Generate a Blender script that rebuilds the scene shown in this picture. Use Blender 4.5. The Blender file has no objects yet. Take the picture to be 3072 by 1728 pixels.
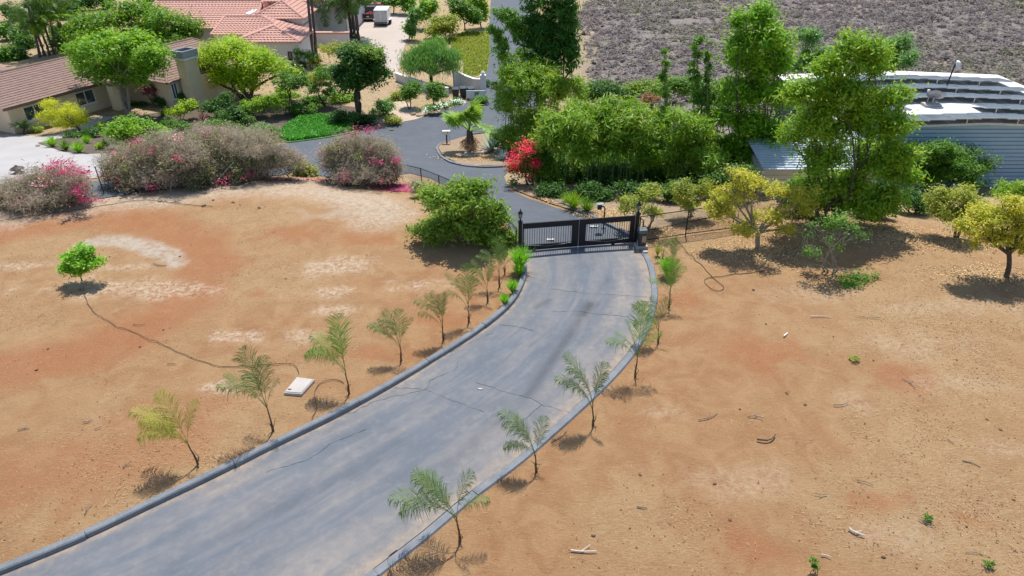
import bpy, bmesh, math, random
import numpy as np
from mathutils import Vector, Matrix

# ------------------------------------------------------------------ camera, sky, sun, exposure
H = 15.5; FPX = 2048.0; TH = math.radians(31.5)
SUN_EL, SUN_AZ = math.radians(65), math.radians(6)      # azimuth from +Y towards +X
SC = bpy.context.scene
COL = SC.collection
cam = bpy.data.cameras.new('camera'); cam.lens = 24.0; cam.sensor_width = 36.0
cam.clip_start = 0.1; cam.clip_end = 6000
camo = bpy.data.objects.new('camera', cam); COL.objects.link(camo)
camo.location = (0, 0, H); camo.rotation_euler = (math.pi/2 - TH, 0, 0)
SC.camera = camo
W_ = bpy.data.worlds.new('World'); SC.world = W_; W_.use_nodes = True
nt = W_.node_tree; bg = nt.nodes['Background']
sky = nt.nodes.new('ShaderNodeTexSky'); sky.sky_type = 'NISHITA'; sky.sun_disc = False
sky.sun_elevation = SUN_EL; sky.sun_rotation = SUN_AZ; sky.air_density = 1.0; sky.dust_density = 0.6
nt.links.new(sky.outputs[0], bg.inputs[0]); bg.inputs[1].default_value = 0.15
sun = bpy.data.lights.new('sun', 'SUN'); sun.energy = 5.0; sun.angle = math.radians(0.5); sun.color = (1, .955, .88)
suno = bpy.data.objects.new('sun', sun); COL.objects.link(suno)
sd = Vector((math.sin(SUN_AZ)*math.cos(SUN_EL), math.cos(SUN_AZ)*math.cos(SUN_EL), math.sin(SUN_EL)))
suno.rotation_euler = sd.to_track_quat('Z', 'Y').to_euler()
vs = SC.view_settings; vs.view_transform = 'Standard'; vs.look = 'None'; vs.exposure = 0.22; vs.gamma = 1
SC.cycles.max_bounces = 6; SC.cycles.transparent_max_bounces = 6

rnd = random.Random(7)
RS = np.random.default_rng(11)

# ------------------------------------------------------------------ terrain and pixel geometry
def sstep(a, b, x):
    t = np.clip((x-a)/(b-a), 0, 1); return t*t*(3-2*t)
def T(x, y):
    x = np.asarray(x, float); y = np.asarray(y, float)
    u = y - 3*sstep(3, 15, -x) + 5*sstep(15, 25, x)
    a = np.clip(u-31, 0, 5); b = np.clip(u-36, 0, 16); c = np.clip(u-52, 0, 5)
    z = -(.2*a*a/10 + .2*b + .2*(c-c*c/10))
    # far slopes beyond the road
    z = z + .22*np.clip(y-150, 0, 500) + .05*np.clip(x-40, 0, 200)*sstep(90, 130, y)
    return z
def Tf(x, y): return float(T(x, y))
def ray(px, py):
    x = (px-1536)/FPX; y = (py-864)/FPX
    return np.array([x, math.cos(TH)-y*math.sin(TH), -math.sin(TH)-y*math.cos(TH)])
def hit(px, py):
    d = ray(px, py); t = 1.0
    ts = np.arange(1, 900, .25)
    below = (H+d[2]*ts) < T(d[0]*ts, d[1]*ts)
    i = int(np.argmax(below)); a, b = ts[max(i-1, 0)], ts[i]
    for _ in range(22):
        m = (a+b)/2
        if H+d[2]*m > Tf(d[0]*m, d[1]*m): a = m
        else: b = m
    return Vector((d[0]*a, d[1]*a, H+d[2]*a))
def atz(px, py, z):
    d = ray(px, py); t = (z-H)/d[2]; return Vector((d[0]*t, d[1]*t, z))
def aty(px, py, y):
    d = ray(px, py); t = y/d[1]; return Vector((d[0]*t, y, H+d[2]*t))
def pxm(p):           # photo pixels per metre at a point
    return FPX/(p[1]*math.cos(TH)-(p[2]-H)*math.sin(TH))

# ------------------------------------------------------------------ object helpers
def tag(o, label=None, cat=None, group=None, kind=None):
    if label: o['label'] = label
    if cat: o['category'] = cat
    if group: o['group'] = group
    if kind: o['kind'] = kind
    return o
def empty(name, loc, rz=0.0):
    o = bpy.data.objects.new(name, None); COL.objects.link(o); o.location = loc
    o.rotation_euler = (0, 0, rz); o.empty_display_size = .2; return o
def mobj(name, me, parent=None, loc=(0, 0, 0), rot=(0, 0, 0), scale=(1, 1, 1)):
    o = bpy.data.objects.new(name, me); COL.objects.link(o)
    o.location = loc; o.rotation_euler = rot; o.scale = scale
    if parent: o.parent = parent
    return o
def npmesh(name, V, F, mat=None, v=None, smooth=False, attrs=None):
    V = np.asarray(V, np.float32); F = np.asarray(F, np.int32)
    me = bpy.data.meshes.new(name); k = F.shape[1]
    me.vertices.add(len(V)); me.vertices.foreach_set('co', V.ravel())
    me.loops.add(F.size); me.loops.foreach_set('vertex_index', F.ravel())
    me.polygons.add(len(F)); me.polygons.foreach_set('loop_start', np.arange(0, F.size, k, dtype=np.int32))
    try: me.polygons.foreach_set('loop_total', np.full(len(F), k, np.int32))
    except Exception: pass
    if smooth: me.polygons.foreach_set('use_smooth', np.ones(len(F), bool))
    al = dict(attrs or {})
    if v is not None: al['v'] = v
    for n, a in al.items():
        at = me.attributes.new(n, 'FLOAT', 'POINT'); at.data.foreach_set('value', np.asarray(a, np.float32))
    me.update(calc_edges=True)
    if mat: me.materials.append(mat)
    return me
class MB:
    def __init__(s): s.V = []; s.F = []
    def add(s, V, F):
        n = len(s.V); s.V += [tuple(v) for v in V]; s.F += [tuple(i+n for i in f) for f in F]; return s
    def box(s, c, size, M=None):
        x, y, z = [k/2 for k in size]
        P = [Vector((i*x, j*y, k*z)) for i in (-1, 1) for j in (-1, 1) for k in (-1, 1)]
        if M is not None: P = [M @ p for p in P]
        c = Vector(c)
        return s.add([p+c for p in P], [(0, 1, 3, 2), (4, 6, 7, 5), (0, 4, 5, 1), (2, 3, 7, 6), (0, 2, 6, 4), (1, 5, 7, 3)])
    def bar(s, a, b, w, h=None, up=Vector((0, 0, 1))):
        a = Vector(a); b = Vector(b); d = (b-a); L = d.length; d = d/L
        sx = d.cross(up)
        if sx.length < 1e-4: sx = Vector((1, 0, 0))
        sx.normalize(); u = sx.cross(d); h = h or w
        P = [p+sx*(i*w/2)+u*(j*h/2) for p in (a, b) for i, j in ((-1, -1), (1, -1), (1, 1), (-1, 1))]
        return s.add(P, [(0, 1, 2, 3)[::-1], (4, 5, 6, 7), (0, 1, 5, 4), (1, 2, 6, 5), (2, 3, 7, 6), (3, 0, 4, 7)])
    def tube(s, pts, r, n=7, cap=True):
        pts = [Vector(p) for p in pts]; N = len(pts)
        rr = r if hasattr(r, '__len__') else [r]*N
        V = []
        for i, p in enumerate(pts):
            d = (pts[min(i+1, N-1)]-pts[max(i-1, 0)]).normalized()
            a = d.cross(Vector((0, 0, 1)))
            if a.length < .05: a = d.cross(Vector((0, 1, 0)))
            a.normalize(); b = d.cross(a)
            for k in range(n):
                t = 2*math.pi*k/n; V.append(p+(a*math.cos(t)+b*math.sin(t))*rr[i])
        F = [(i*n+k, i*n+(k+1) % n, (i+1)*n+(k+1) % n, (i+1)*n+k) for i in range(N-1) for k in range(n)]
        if cap: F += [tuple(range(n))[::-1], tuple((N-1)*n+k for k in range(n))]
        return s.add(V, F)
    def lathe(s, prof, c=(0, 0, 0), n=12):
        c = Vector(c); V = []; N = len(prof)
        for r, z in prof:
            for k in range(n):
                t = 2*math.pi*k/n; V.append(c+Vector((r*math.cos(t), r*math.sin(t), z)))
        F = [(i*n+k, i*n+(k+1) % n, (i+1)*n+(k+1) % n, (i+1)*n+k) for i in range(N-1) for k in range(n)]
        F += [tuple(range(n))[::-1], tuple((N-1)*n+k for k in range(n))]
        return s.add(V, F)
    def prism(s, poly, z0, z1):
        n = len(poly)
        V = [Vector((p[0], p[1], z0)) for p in poly]+[Vector((p[0], p[1], z1)) for p in poly]
        F = [tuple(range(n))[::-1], tuple(range(n, 2*n))]+[(i, (i+1) % n, n+(i+1) % n, n+i) for i in range(n)]
        return s.add(V, F)
    def mesh(s, name, mat=None, smooth=False):
        me = bpy.data.meshes.new(name); me.from_pydata([tuple(v) for v in s.V], [], s.F)
        if smooth: me.polygons.foreach_set('use_smooth', np.ones(len(me.polygons), bool))
        if mat: me.materials.append(mat)
        me.update(); return me
    def build(s, name, mat, parent=None, bevel=0, smooth=False, **k):
        o = mobj(name, s.mesh(name, mat, smooth), parent, **k)
        if bevel:
            b = o.modifiers.new('bevel', 'BEVEL'); b.width = bevel; b.segments = 2; b.limit_method = 'ANGLE'
        return o
def RZ(a): return Matrix.Rotation(a, 3, 'Z')

# ------------------------------------------------------------------ materials
def nodes(name):
    m = bpy.data.materials.new(name); m.use_nodes = True
    t = m.node_tree; return m, t, t.nodes['Principled BSDF']
def NN(t, typ, **kw):
    n = t.nodes.new('ShaderNode'+typ)
    for k, v in kw.items():
        if k in n.inputs: n.inputs[k].default_value = v
        else: setattr(n, k, v)
    return n
def noise(t, vec, scale, detail=6, rough=.6, dist=0.0):
    n = NN(t, 'TexNoise'); n.inputs['Scale'].default_value = scale; n.inputs['Detail'].default_value = detail
    n.inputs['Roughness'].default_value = rough; n.inputs['Distortion'].default_value = dist
    t.links.new(vec, n.inputs['Vector']); return n.outputs['Fac']
def mapr(t, val, a, b, c=0.0, d=1.0):
    n = NN(t, 'MapRange'); n.inputs[1].default_value = a; n.inputs[2].default_value = b
    n.inputs[3].default_value = c; n.inputs[4].default_value = d; t.links.new(val, n.inputs[0]); return n.outputs[0]
def mix(t, fac, a, b, mode='MIX'):
    n = NN(t, 'Mix', data_type='RGBA', blend_type=mode)
    for s, val in ((0, fac), (6, a), (7, b)):
        if hasattr(val, 'is_output'): t.links.new(val, n.inputs[s])
        elif s == 0: n.inputs[0].default_value = val
        else: n.inputs[s].default_value = (*val, 1)
    return n.outputs[2]
def mth(t, op, a, b=None, clamp=False):
    n = NN(t, 'Math', operation=op, use_clamp=clamp)
    for i, val in enumerate((a, b)):
        if val is None: continue
        if hasattr(val, 'is_output'): t.links.new(val, n.inputs[i])
        else: n.inputs[i].default_value = val
    return n.outputs[0]
def attr(t, name):
    n = NN(t, 'Attribute'); n.attribute_name = name; return n.outputs['Fac']
def bump(t, b, h, strength, dist=.02):
    n = NN(t, 'Bump'); n.inputs['Strength'].default_value = strength; n.inputs['Distance'].default_value = dist
    t.links.new(h, n.inputs['Height']); t.links.new(n.outputs[0], b.inputs['Normal'])
def M(name, c1, c2=None, scale=4.0, rough=.8, bmp=0.0, metal=0.0, spec=.35, c3=None, bd=.02):
    m, t, b = nodes(name); tc = NN(t, 'TexCoord').outputs['Object']
    b.inputs['Roughness'].default_value = rough; b.inputs['Metallic'].default_value = metal
    b.inputs['Specular IOR Level'].default_value = spec
    c2 = c2 or tuple(k*.75 for k in c1)
    f = mapr(t, noise(t, tc, scale), .3, .7)
    c = mix(t, f, c1, c2)
    if c3: c = mix(t, mapr(t, noise(t, tc, scale*7.3), .55, .75), c, c3)
    t.links.new(c, b.inputs['Base Color'])
    if bmp: bump(t, b, noise(t, tc, scale*12, 4), bmp, bd)
    return m
LB = 1.65
def LEAF(name, ca, cb, cc=None, trans=.36, rough=.5, spec=.3, tint=(1.7, 1.65, .75)):
    m, t, b = nodes(name); v = attr(t, 'v')
    c = mix(t, v, tuple(k*LB for k in ca), tuple(k*LB for k in cb))
    if cc: c = mix(t, mapr(t, v, .8, .98), c, cc)
    t.links.new(c, b.inputs['Base Color']); b.inputs['Roughness'].default_value = rough
    b.inputs['Specular IOR Level'].default_value = spec
    if trans:
        tr = NN(t, 'BsdfTranslucent'); mx = NN(t, 'MixShader'); mx.inputs[0].default_value = trans
        t.links.new(mix(t, 1.0, c, tint, 'MULTIPLY'), tr.inputs[0])
        out = t.nodes['Material Output']
        t.links.new(b.outputs[0], mx.inputs[1]); t.links.new(tr.outputs[0], mx.inputs[2]); t.links.new(mx.outputs[0], out.inputs[0])
    return m

m_bark = M('bark', (.13, .10, .075), (.06, .05, .04), 6, .9, .5)
m_barkpale = M('pale_bark', (.34, .30, .25), (.2, .17, .14), 6, .9, .4)
m_black = M('black_painted_steel', (.012, .013, .016), (.02, .02, .024), 3, .5, spec=.25)
m_steel = M('dark_post_steel', (.035, .033, .035), (.06, .045, .04), 5, .6)
m_conc = M('concrete', (.47, .435, .40), (.39, .36, .33), 1.2, .9, .25, c3=(.42, .36, .31))
m_kerb = M('kerb_asphalt', (.20, .215, .235), (.135, .15, .17), 2.2, .9, .5, c3=(.3, .26, .22))
m_white = M('white_paint', (.78, .78, .77), (.7, .7, .69), 2, .55)
m_stucco = M('beige_stucco', (.78, .63, .44), (.70, .56, .39), 1.5, .95, .2)
m_stuccow = M('white_stucco', (.72, .70, .67), (.64, .62, .6), 1.0, .95, .2)
m_tile = M('brown_roof_tile', (.27, .175, .14), (.19, .125, .105), 2.3, .85, .2, c3=(.32, .23, .19))
m_tilep = M('terracotta_roof_tile', (.56, .32, .26), (.46, .25, .195), 2.6, .85, .2, c3=(.64, .43, .36))
m_glass = M('window_glass', (.03, .05, .055), (.05, .08, .085), 1, .08, spec=.8)
m_grey = M('grey_metal', (.32, .33, .34), (.25, .26, .27), 3, .45, metal=.3)
m_rubber = M('black_rubber', (.018, .018, .018), None, 5, .8)
m_hose = M('brown_hose', (.11, .07, .045), (.07, .05, .035), 8, .6)
m_wood = M('grey_wood', (.30, .24, .18), (.18, .13, .1), 8, .9, .4)
m_bone = M('sun_bleached_wood', (.62, .55, .46), (.48, .4, .33), 9, .85, .3)
m_rock = M('stone', (.32, .24, .17), (.2, .15, .11), 4, .95, .6)
m_clod = M('dirt_clod', (.22, .12, .07), (.14, .075, .045), 9, 1, .6)

# ------------------------------------------------------------------ ground sheet
def axis(segs):
    out = [segs[0][0]]
    for a, b, st in segs: out += list(np.linspace(a, b, max(2, int(round((b-a)/st))+1))[1:])
    return np.array(out)
gx = axis([(-1500, -300, 200), (-300, -80, 20), (-80, -34, 2.5), (-34, 34, .22), (34, 60, 1.5), (60, 300, 15), (300, 1500, 200)])
gy = axis([(-200, 4, 25), (4, 36, .22), (36, 60, .6), (60, 160, 2.5), (160, 400, 16), (400, 2600, 200)])
X, Y = np.meshgrid(gx, gy); nx, ny = len(gx), len(gy)
def vnoise(x, y, seed, sc):
    r = np.random.default_rng(seed); g = r.random((64, 64)); x = x/sc; y = y/sc
    xi = np.floor(x).astype(int); yi = np.floor(y).astype(int); fx = x-xi; fy = y-yi
    fx = fx*fx*(3-2*fx); fy = fy*fy*(3-2*fy); w = lambda a, b: g[a % 64, b % 64]
    return (w(xi, yi)*(1-fx)+w(xi+1, yi)*fx)*(1-fy)+(w(xi, yi+1)*(1-fx)+w(xi+1, yi+1)*fx)*fy
Z = T(X, Y)
near = (np.abs(X) < 34) & (Y < 34) & (Y > 4)
rel = (vnoise(X, Y, 1, 1.7)-.5)*.05+(vnoise(X, Y, 2, .55)-.5)*.035+(vnoise(X, Y, 8, .28)-.5)*.022
def pline(pts): return [hit(*p) for p in pts]
def dist_pl(X, Y, pts, closed=False):
    D = np.full(X.shape, 1e9); P = [(p[0], p[1]) for p in pts]
    for a, b in zip(P[:-1], P[1:]):
        dx, dy = b[0]-a[0], b[1]-a[1]; L2 = dx*dx+dy*dy+1e-9
        t = np.clip(((X-a[0])*dx+(Y-a[1])*dy)/L2, 0, 1)
        D = np.minimum(D, np.hypot(X-a[0]-t*dx, Y-a[1]-t*dy))
    return D
DL = [(-330, 1868), (-120, 1775), (0, 1725), (160, 1663), (317, 1594), (488, 1510), (674, 1422), (809, 1351), (900, 1308), (1016, 1250), (1181, 1159), (1264, 1109), (1342, 1062), (1420, 1012), (1481, 967), (1540, 916), (1568, 867), (1581, 829), (1581, 802), (1575, 775), (1570, 757)]
DR = [(700, 2050), (960, 1840), (1040, 1770), (1150, 1684), (1270, 1595), (1385, 1493), (1533, 1389), (1600, 1331), (1720, 1226), (1805, 1147), (1880, 1065), (1938, 973), (1955, 889), (1953, 849), (1939, 784), (1917, 750), (1892, 724)]
DLw = pline(DL); DRw = pline(DR)
dk = np.minimum(dist_pl(X, Y, DLw), dist_pl(X, Y, DRw))
rel = rel*(1-sstep(27.5, 29, Y)*sstep(-4, -2, X)*(1-sstep(7, 9, X)))
Z = Z + np.where(near, rel*sstep(.2, 1.2, dk), 0)
ins_ = np.zeros(X.shape, bool); pg = [(p.x, p.y) for p in DLw]+[(p.x, p.y) for p in DRw[::-1]]
for (xi, yi), (xj, yj) in zip(pg, pg[-1:]+pg[:-1]):
    ins_ ^= ((yi > Y) != (yj > Y)) & (X < (xj-xi)*(Y-yi)/(yj-yi+1e-12)+xi)
Z = Z - np.where(ins_, .05, 0)
# soil masks with their own shapes
def blob(px, py, rx, ry, rot=0.0):
    c = hit(px, py); s = pxm(c); a = math.radians(rot)
    dx, dy = X-c.x, Y-c.y; u = dx*math.cos(a)+dy*math.sin(a); w = -dx*math.sin(a)+dy*math.cos(a)
    return np.sqrt((u/rx)**2+(w/ry)**2)
nz = (vnoise(X, Y, 3, .9)-.5)*.9+(vnoise(X, Y, 4, .35)-.5)*.6
pale = np.zeros_like(X); red = np.zeros_like(X); grey = np.zeros_like(X); straw = np.zeros_like(X)
for a in [(1350, 640, 1.4, .6), (700, 1010, 1.0, .4), (420, 800, 1.6, .5), (1010, 800, 2.0, 1.1), (970, 880, 1.4, .6), (1270, 850, 1.3, .7), (120, 795, 2.0, .45), (250, 860, 2.6, .9), (1000, 930, 1.5, .5), (900, 1010, 1.2, .6), (470, 870, 2.2, 1.2), (2700, 1040, 2.5, .9), (2900, 1150, 2, .6), (2500, 880, 3.2, .7), (2860, 920, 4, .7), (2230, 1440, 1.6, .7), (2750, 1600, 1.2, .6), (1980, 1230, .8, .5), (2560, 1200, .9, .6), (1760, 1150, .8, .4), (660, 1160, .7, .3), (3010, 1340, 1.2, .5)]:
    pale = np.maximum(pale, (.9 if a[0] < 1500 else .38)*(1-sstep(.2, 1.3, blob(*a)+nz*1.3)))
fl = pline([(-200, 690), (0, 640), (200, 612), (400, 590), (560, 578), (700, 560), (860, 553), (1000, 570), (1080, 600), (1150, 640)])
fd = dist_pl(X, Y, fl); pale = np.maximum(pale, .9*(1-sstep(.8, 3.0, fd+nz*.9))); grey = np.maximum(grey, .55*(1-sstep(.6, 2.6, fd+nz*.8)))
grey = np.maximum(grey, 1-sstep(.3, .75, dist_pl(X, Y, pline([(270, 727), (350, 722), (430, 738), (500, 765), (530, 790)]))+nz*.4))
grey = np.maximum(grey, .6*(1-sstep(.4, 1.2, blob(1060, 640, 3.2, 1.1)+nz)))
# curved vehicle track round the sapling, and the one coming from the drive
trk = pline([(-300, 745), (-60, 715), (150, 670), (330, 650), (500, 672), (600, 735), (630, 800), (560, 900), (450, 980), (250, 1060), (0, 1120)])
red = np.maximum(red, .85*(1-sstep(.5, 2.2, dist_pl(X, Y, trk)+nz*.7)))
red = np.maximum(red, .6*(1-sstep(.5, 2.6, dist_pl(X, Y, pline([(60, 1430), (300, 1370), (520, 1290)]))+nz*1.0)))
for a in [(1150, 720, 2.5, 1.0), (900, 700, 3, .9), (2300, 1060, 1.6, 1.2), (2050, 900, 1, .7), (2250, 1640, 1.2, .6), (2620, 1500, 1.2, .6), (1300, 960, 1.2, .6), (2900, 1560, 1, .5), (770, 880, .6, .4), (1080, 1060, 2, .5), (2050, 870, .5, .35), (2700, 1130, 1.4, .8)]:
    red = np.maximum(red, .75*(1-sstep(.4, 1.2, blob(*a)+nz)))
straw = np.clip(vnoise(X, Y, 5, 3.2)*1.3-.25+.35*sstep(4, 14, X)+nz*.3, 0, 1)
litter = np.zeros_like(X)
for a in [(2275, 760, 2.4, 1.2), (2560, 700, 4, 1.6), (2950, 830, 2.2, 1.0), (2050, 690, 2, 1.2), (2800, 720, 3, 1.2), (2350, 640, 6, 2)]:
    litter = np.maximum(litter, 1-sstep(.5, 1.2, blob(*a)+nz*.6))
far = sstep(34, 42, Y-3*sstep(3, 15, -X)+3*sstep(6, 20, X))
hill = sstep(0, 6, X-.10*(Y-60)-3.5)*sstep(54, 60, Y)
V = np.stack([X.ravel(), Y.ravel(), Z.ravel()], 1)
idx = np.arange(nx*ny).reshape(ny, nx)
F = np.stack([idx[:-1, :-1].ravel(), idx[:-1, 1:].ravel(), idx[1:, 1:].ravel(), idx[1:, :-1].ravel()], 1)
def ground_mat():
    m, t, b = nodes('dirt_ground'); P = NN(t, 'NewGeometry').outputs['Position']
    n1 = noise(t, P, .35, 5); n2 = noise(t, P, 2.4, 7, .7); n3 = noise(t, P, 14, 5, .75); n4 = noise(t, P, .9, 6, .65, .8)
    mp = NN(t, 'Mapping'); mp.inputs['Scale'].default_value = (1, 3.2, 1); mp.inputs['Rotation'].default_value = (0, 0, .15); t.links.new(P, mp.inputs[0])
    n5 = noise(t, mp.outputs[0], 5.5, 6, .8, 1.2)
    n6 = noise(t, P, 4.5, 8, .8)
    c = mix(t, mapr(t, n1, .3, .7), (.295, .148, .070), (.325, .182, .090))
    c = mix(t, mapr(t, n4, .42, .62), c, (.36, .215, .108))
    c = mix(t, mth(t, 'MULTIPLY', attr(t, 'straw'), mapr(t, n5, .42, .62)), c, (.40, .295, .165))
    c = mix(t, mth(t, 'MULTIPLY', attr(t, 'red'), mapr(t, n2, .15, .6, .55, 1)), c, (.33, .14, .065))
    c = mix(t, mth(t, 'MULTIPLY', attr(t, 'pale'), mapr(t, n6, .43, .57)), c, (.53, .42, .31))
    c = mix(t, mth(t, 'MULTIPLY', attr(t, 'grey'), mapr(t, n2, .3, .55)), c, (.44, .38, .31))
    c = mix(t, mth(t, 'MULTIPLY', attr(t, 'litter'), mapr(t, n5, .35, .6)), c, (.36, .24, .14))
    f1 = mapr(t, n3, .57, .72); c = mix(t, mth(t, 'MULTIPLY', f1, .6), c, (.50, .34, .19))
    f2 = mapr(t, n3, .42, .28); c = mix(t, mth(t, 'MULTIPLY', f2, .6), c, (.19, .10, .055))
    c = mix(t, mapr(t, n5, .66, .75), c, (.2, .11, .06))
    mp2 = NN(t, 'Mapping'); mp2.inputs['Scale'].default_value = (1, 2.6, 1); mp2.inputs['Rotation'].default_value = (0, 0, -.5); t.links.new(P, mp2.inputs[0])
    n7 = noise(t, mp2.outputs[0], 22, 5, .8, 2.0); c = mix(t, mth(t, 'MULTIPLY', mapr(t, n7, .55, .68), mapr(t, n4, .35, .6, .25, .8)), c, (.55, .40, .24))
    c = mix(t, mth(t, 'MULTIPLY', mapr(t, n7, .40, .30), .55), c, (.17, .09, .05))
    soil = mix(t, mapr(t, n2, .35, .65), (.33, .225, .135), (.45, .34, .22))
    soil = mix(t, mapr(t, n4, .5, .7), soil, (.30, .26, .13))
    c = mix(t, attr(t, 'far'), c, soil)
    hb = mix(t, mapr(t, n4, .3, .7), (.18, .157, .15), (.255, .222, .20))
    hb = mix(t, mapr(t, n1, .58, .72), hb, (.46, .36, .25))
    hb = mix(t, mapr(t, noise(t, P, .12, 4), .55, .65), hb, (.22, .23, .12))
    c = mix(t, attr(t, 'hill'), c, hb)
    t.links.new(c, b.inputs['Base Color']); b.inputs['Roughness'].default_value = 1; b.inputs['Specular IOR Level'].default_value = .1
    hh = mth(t, 'ADD', n3, mth(t, 'MULTIPLY', n5, 1.2)); bump(t, b, hh, .8, .06); return m
g = mobj('ground', npmesh('ground', V, F, ground_mat(), smooth=True, attrs=dict(pale=pale.ravel(), red=red.ravel(), grey=grey.ravel(), straw=straw.ravel(), litter=litter.ravel(), far=far.ravel(), hill=hill.ravel())))
tag(g, 'orange brown bare dirt sloping down to gardens and grey scrub hillside', 'ground', kind='structure')
m_ground = g.data.materials[0]

# ------------------------------------------------------------------ sheets laid on the ground
def sheet(name, pts, off, mat, step=.8, world=False):
    P = [Vector(p) for p in pts] if world else pline(pts)
    bm = bmesh.new(); vs_ = [bm.verts.new((p.x, p.y, 0)) for p in P]; bm.faces.new(vs_)
    bmesh.ops.triangulate(bm, faces=bm.faces[:])
    ys = [p.y for p in P]; xs = [p.x for p in P]
    for k in np.arange(min(ys)+.1, min(max(ys), 70), step):
        bmesh.ops.bisect_plane(bm, geom=bm.verts[:]+bm.edges[:]+bm.faces[:], plane_co=(0, k, 0), plane_no=(0, 1, 0))
    for k in np.arange(min(xs)+.1, max(xs), 3.0):
        bmesh.ops.bisect_plane(bm, geom=bm.verts[:]+bm.edges[:]+bm.faces[:], plane_co=(k, 0, 0), plane_no=(1, 0, 0))
    for v in bm.verts: v.co.z = Tf(v.co.x, v.co.y)+off
    bmesh.ops.recalc_face_normals(bm, faces=bm.faces[:])
    if sum(f.normal.z for f in bm.faces) < 0: bmesh.ops.reverse_faces(bm, faces=bm.faces[:])
    me = bpy.data.meshes.new(name); bm.to_mesh(me); bm.free(); me.materials.append(mat)
    o = mobj(name, me); o['kind'] = 'structure'; return o
def resample(P, n):
    P = np.array([tuple(p) for p in P]); d = np.r_[0, np.cumsum(np.hypot(*np.diff(P[:, :2], axis=0).T))]
    # smooth with a Catmull-like pass: dense linear then box filter
    s = np.linspace(0, d[-1], n); Q = np.stack([np.interp(s, d, P[:, i]) for i in range(3)], 1)
    k = max(3, n//40)
    for _ in range(2):
        pad = np.concatenate([np.repeat(Q[:1], k, 0)*0+Q[0]-np.outer(np.arange(k, 0, -1), Q[1]-Q[0]), Q, Q[-1]+np.outer(np.arange(1, k+1), Q[-1]-Q[-2])])
        Q = np.stack([np.convolve(pad[:, i], np.ones(2*k+1)/(2*k+1), 'valid') for i in range(3)], 1)
    return Q
def asphalt(name, dusty=True, k=1.0):
    m, t, b = nodes(name); P = NN(t, 'NewGeometry').outputs['Position']
    n1 = noise(t, P, .5, 5); n2 = noise(t, P, 3, 6, .7); n3 = noise(t, P, 40, 3)
    c = mix(t, mapr(t, n1, .3, .7), (.096, .113, .138), (.126, .141, .166))
    c = mix(t, mth(t, 'MULTIPLY', mapr(t, n2, .5, .75), .6), c, (.165, .178, .20))
    if dusty:
        cb_ = NN(t, 'CombineXYZ'); t.links.new(mth(t, 'MULTIPLY', attr(t, 'su'), 1.3), cb_.inputs[0]); t.links.new(mth(t, 'MULTIPLY', attr(t, 'sv'), .16), cb_.inputs[1])
        st_ = noise(t, cb_.outputs[0], 1.6, 6, .6, .3)
        c = mix(t, mth(t, 'MULTIPLY', mapr(t, st_, .48, .72), .42), c, (.27, .24, .215))
        c = mix(t, mth(t, 'MULTIPLY', mapr(t, st_, .44, .30), .3), c, (.075, .09, .115))
        c = mix(t, mth(t, 'MULTIPLY', attr(t, 'dust'), mapr(t, n2, .15, .75)), c, (.30, .255, .215))
        c = mix(t, mth(t, 'MULTIPLY', attr(t, 'edge'), mapr(t, n2, .25, .7)), c, (.36, .27, .19))
        c = mix(t, mth(t, 'MULTIPLY', attr(t, 'dark'), mapr(t, n2, .25, .6, .4, .9)), c, (.045, .052, .066))
    c = mix(t, mth(t, 'MULTIPLY', mapr(t, n3, .6, .75), .5), c, (.22, .22, .22))
    if k != 1: c = mix(t, 1.0, c, (k, k, k), 'MULTIPLY')
    t.links.new(c, b.inputs['Base Color']); b.inputs['Roughness'].default_value = .82; b.inputs['Specular IOR Level'].default_value = .3
    bump(t, b, n3, .35, .01); return m
m_asph = asphalt('driveway_asphalt'); m_asph2 = asphalt('road_asphalt', False, .78)
NA, NC = 230, 48
QL = resample(DLw, NA); QR = resample(DRw, NA)
u = np.linspace(0, 1, NC)
Dv = QL[:, None, :]*(1-u)[None, :, None]+QR[:, None, :]*u[None, :, None]
Dx, Dy = Dv[..., 0], Dv[..., 1]
crown_ = .03*np.sin(np.pi*u)[None, :]
Dz = T(Dx, Dy)+.02+crown_+(vnoise(Dx, Dy, 21, 2.5)-.5)*.025
nd = (vnoise(Dx, Dy, 22, 1.2)-.5)
al_ = np.linspace(0, 1, NA)[:, None]+0*u[None, :]
U2 = u[None, :]+0*al_
dust = np.zeros_like(Dx)
for c0, w, amp in ((.80, .10, .75), (.60, .06, .35), (.36, .08, .45), (.93, .07, .7), (.12, .08, .5)):
    wob = c0+.03*np.sin(al_*9+c0*7)
    dust = np.maximum(dust, amp*np.exp(-((U2-wob)/w)**2))
dust = np.clip(dust*(.45+1.1*vnoise(Dx, Dy, 23, 3.0))+nd*.3, 0, 1)*(.5+.6*vnoise(Dx, Dy, 25, 5))
edge = np.clip(np.exp(-((U2)/.035)**2)+np.exp(-((1-U2)/.06)**2)*.9+nd*.35, 0, 1)*((U2 < .13) | (U2 > .82))
dark = np.zeros_like(Dx)
for pts, w, a in (([(1772, 915), (1745, 950)], .26, 1.0), ([(1750, 945), (1700, 1020), (1640, 1110), (1580, 1190)], .2, .75), ([(1820, 840), (1772, 915)], .1, .35), ([(1575, 1195), (1480, 1290), (1330, 1400)], .22, .25), ([(1640, 905), (1610, 925)], .15, .6), ([(1200, 1340), (900, 1500), (700, 1600)], .3, .22)):
    dark = np.maximum(dark, a*np.exp(-(dist_pl(Dx, Dy, pline(pts))/w)**2))
su = U2*5.8; sv = al_*34.0
idx = np.arange(NA*NC).reshape(NA, NC)
F = np.stack([idx[:-1, :-1].ravel(), idx[:-1, 1:].ravel(), idx[1:, 1:].ravel(), idx[1:, :-1].ravel()], 1)
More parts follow.
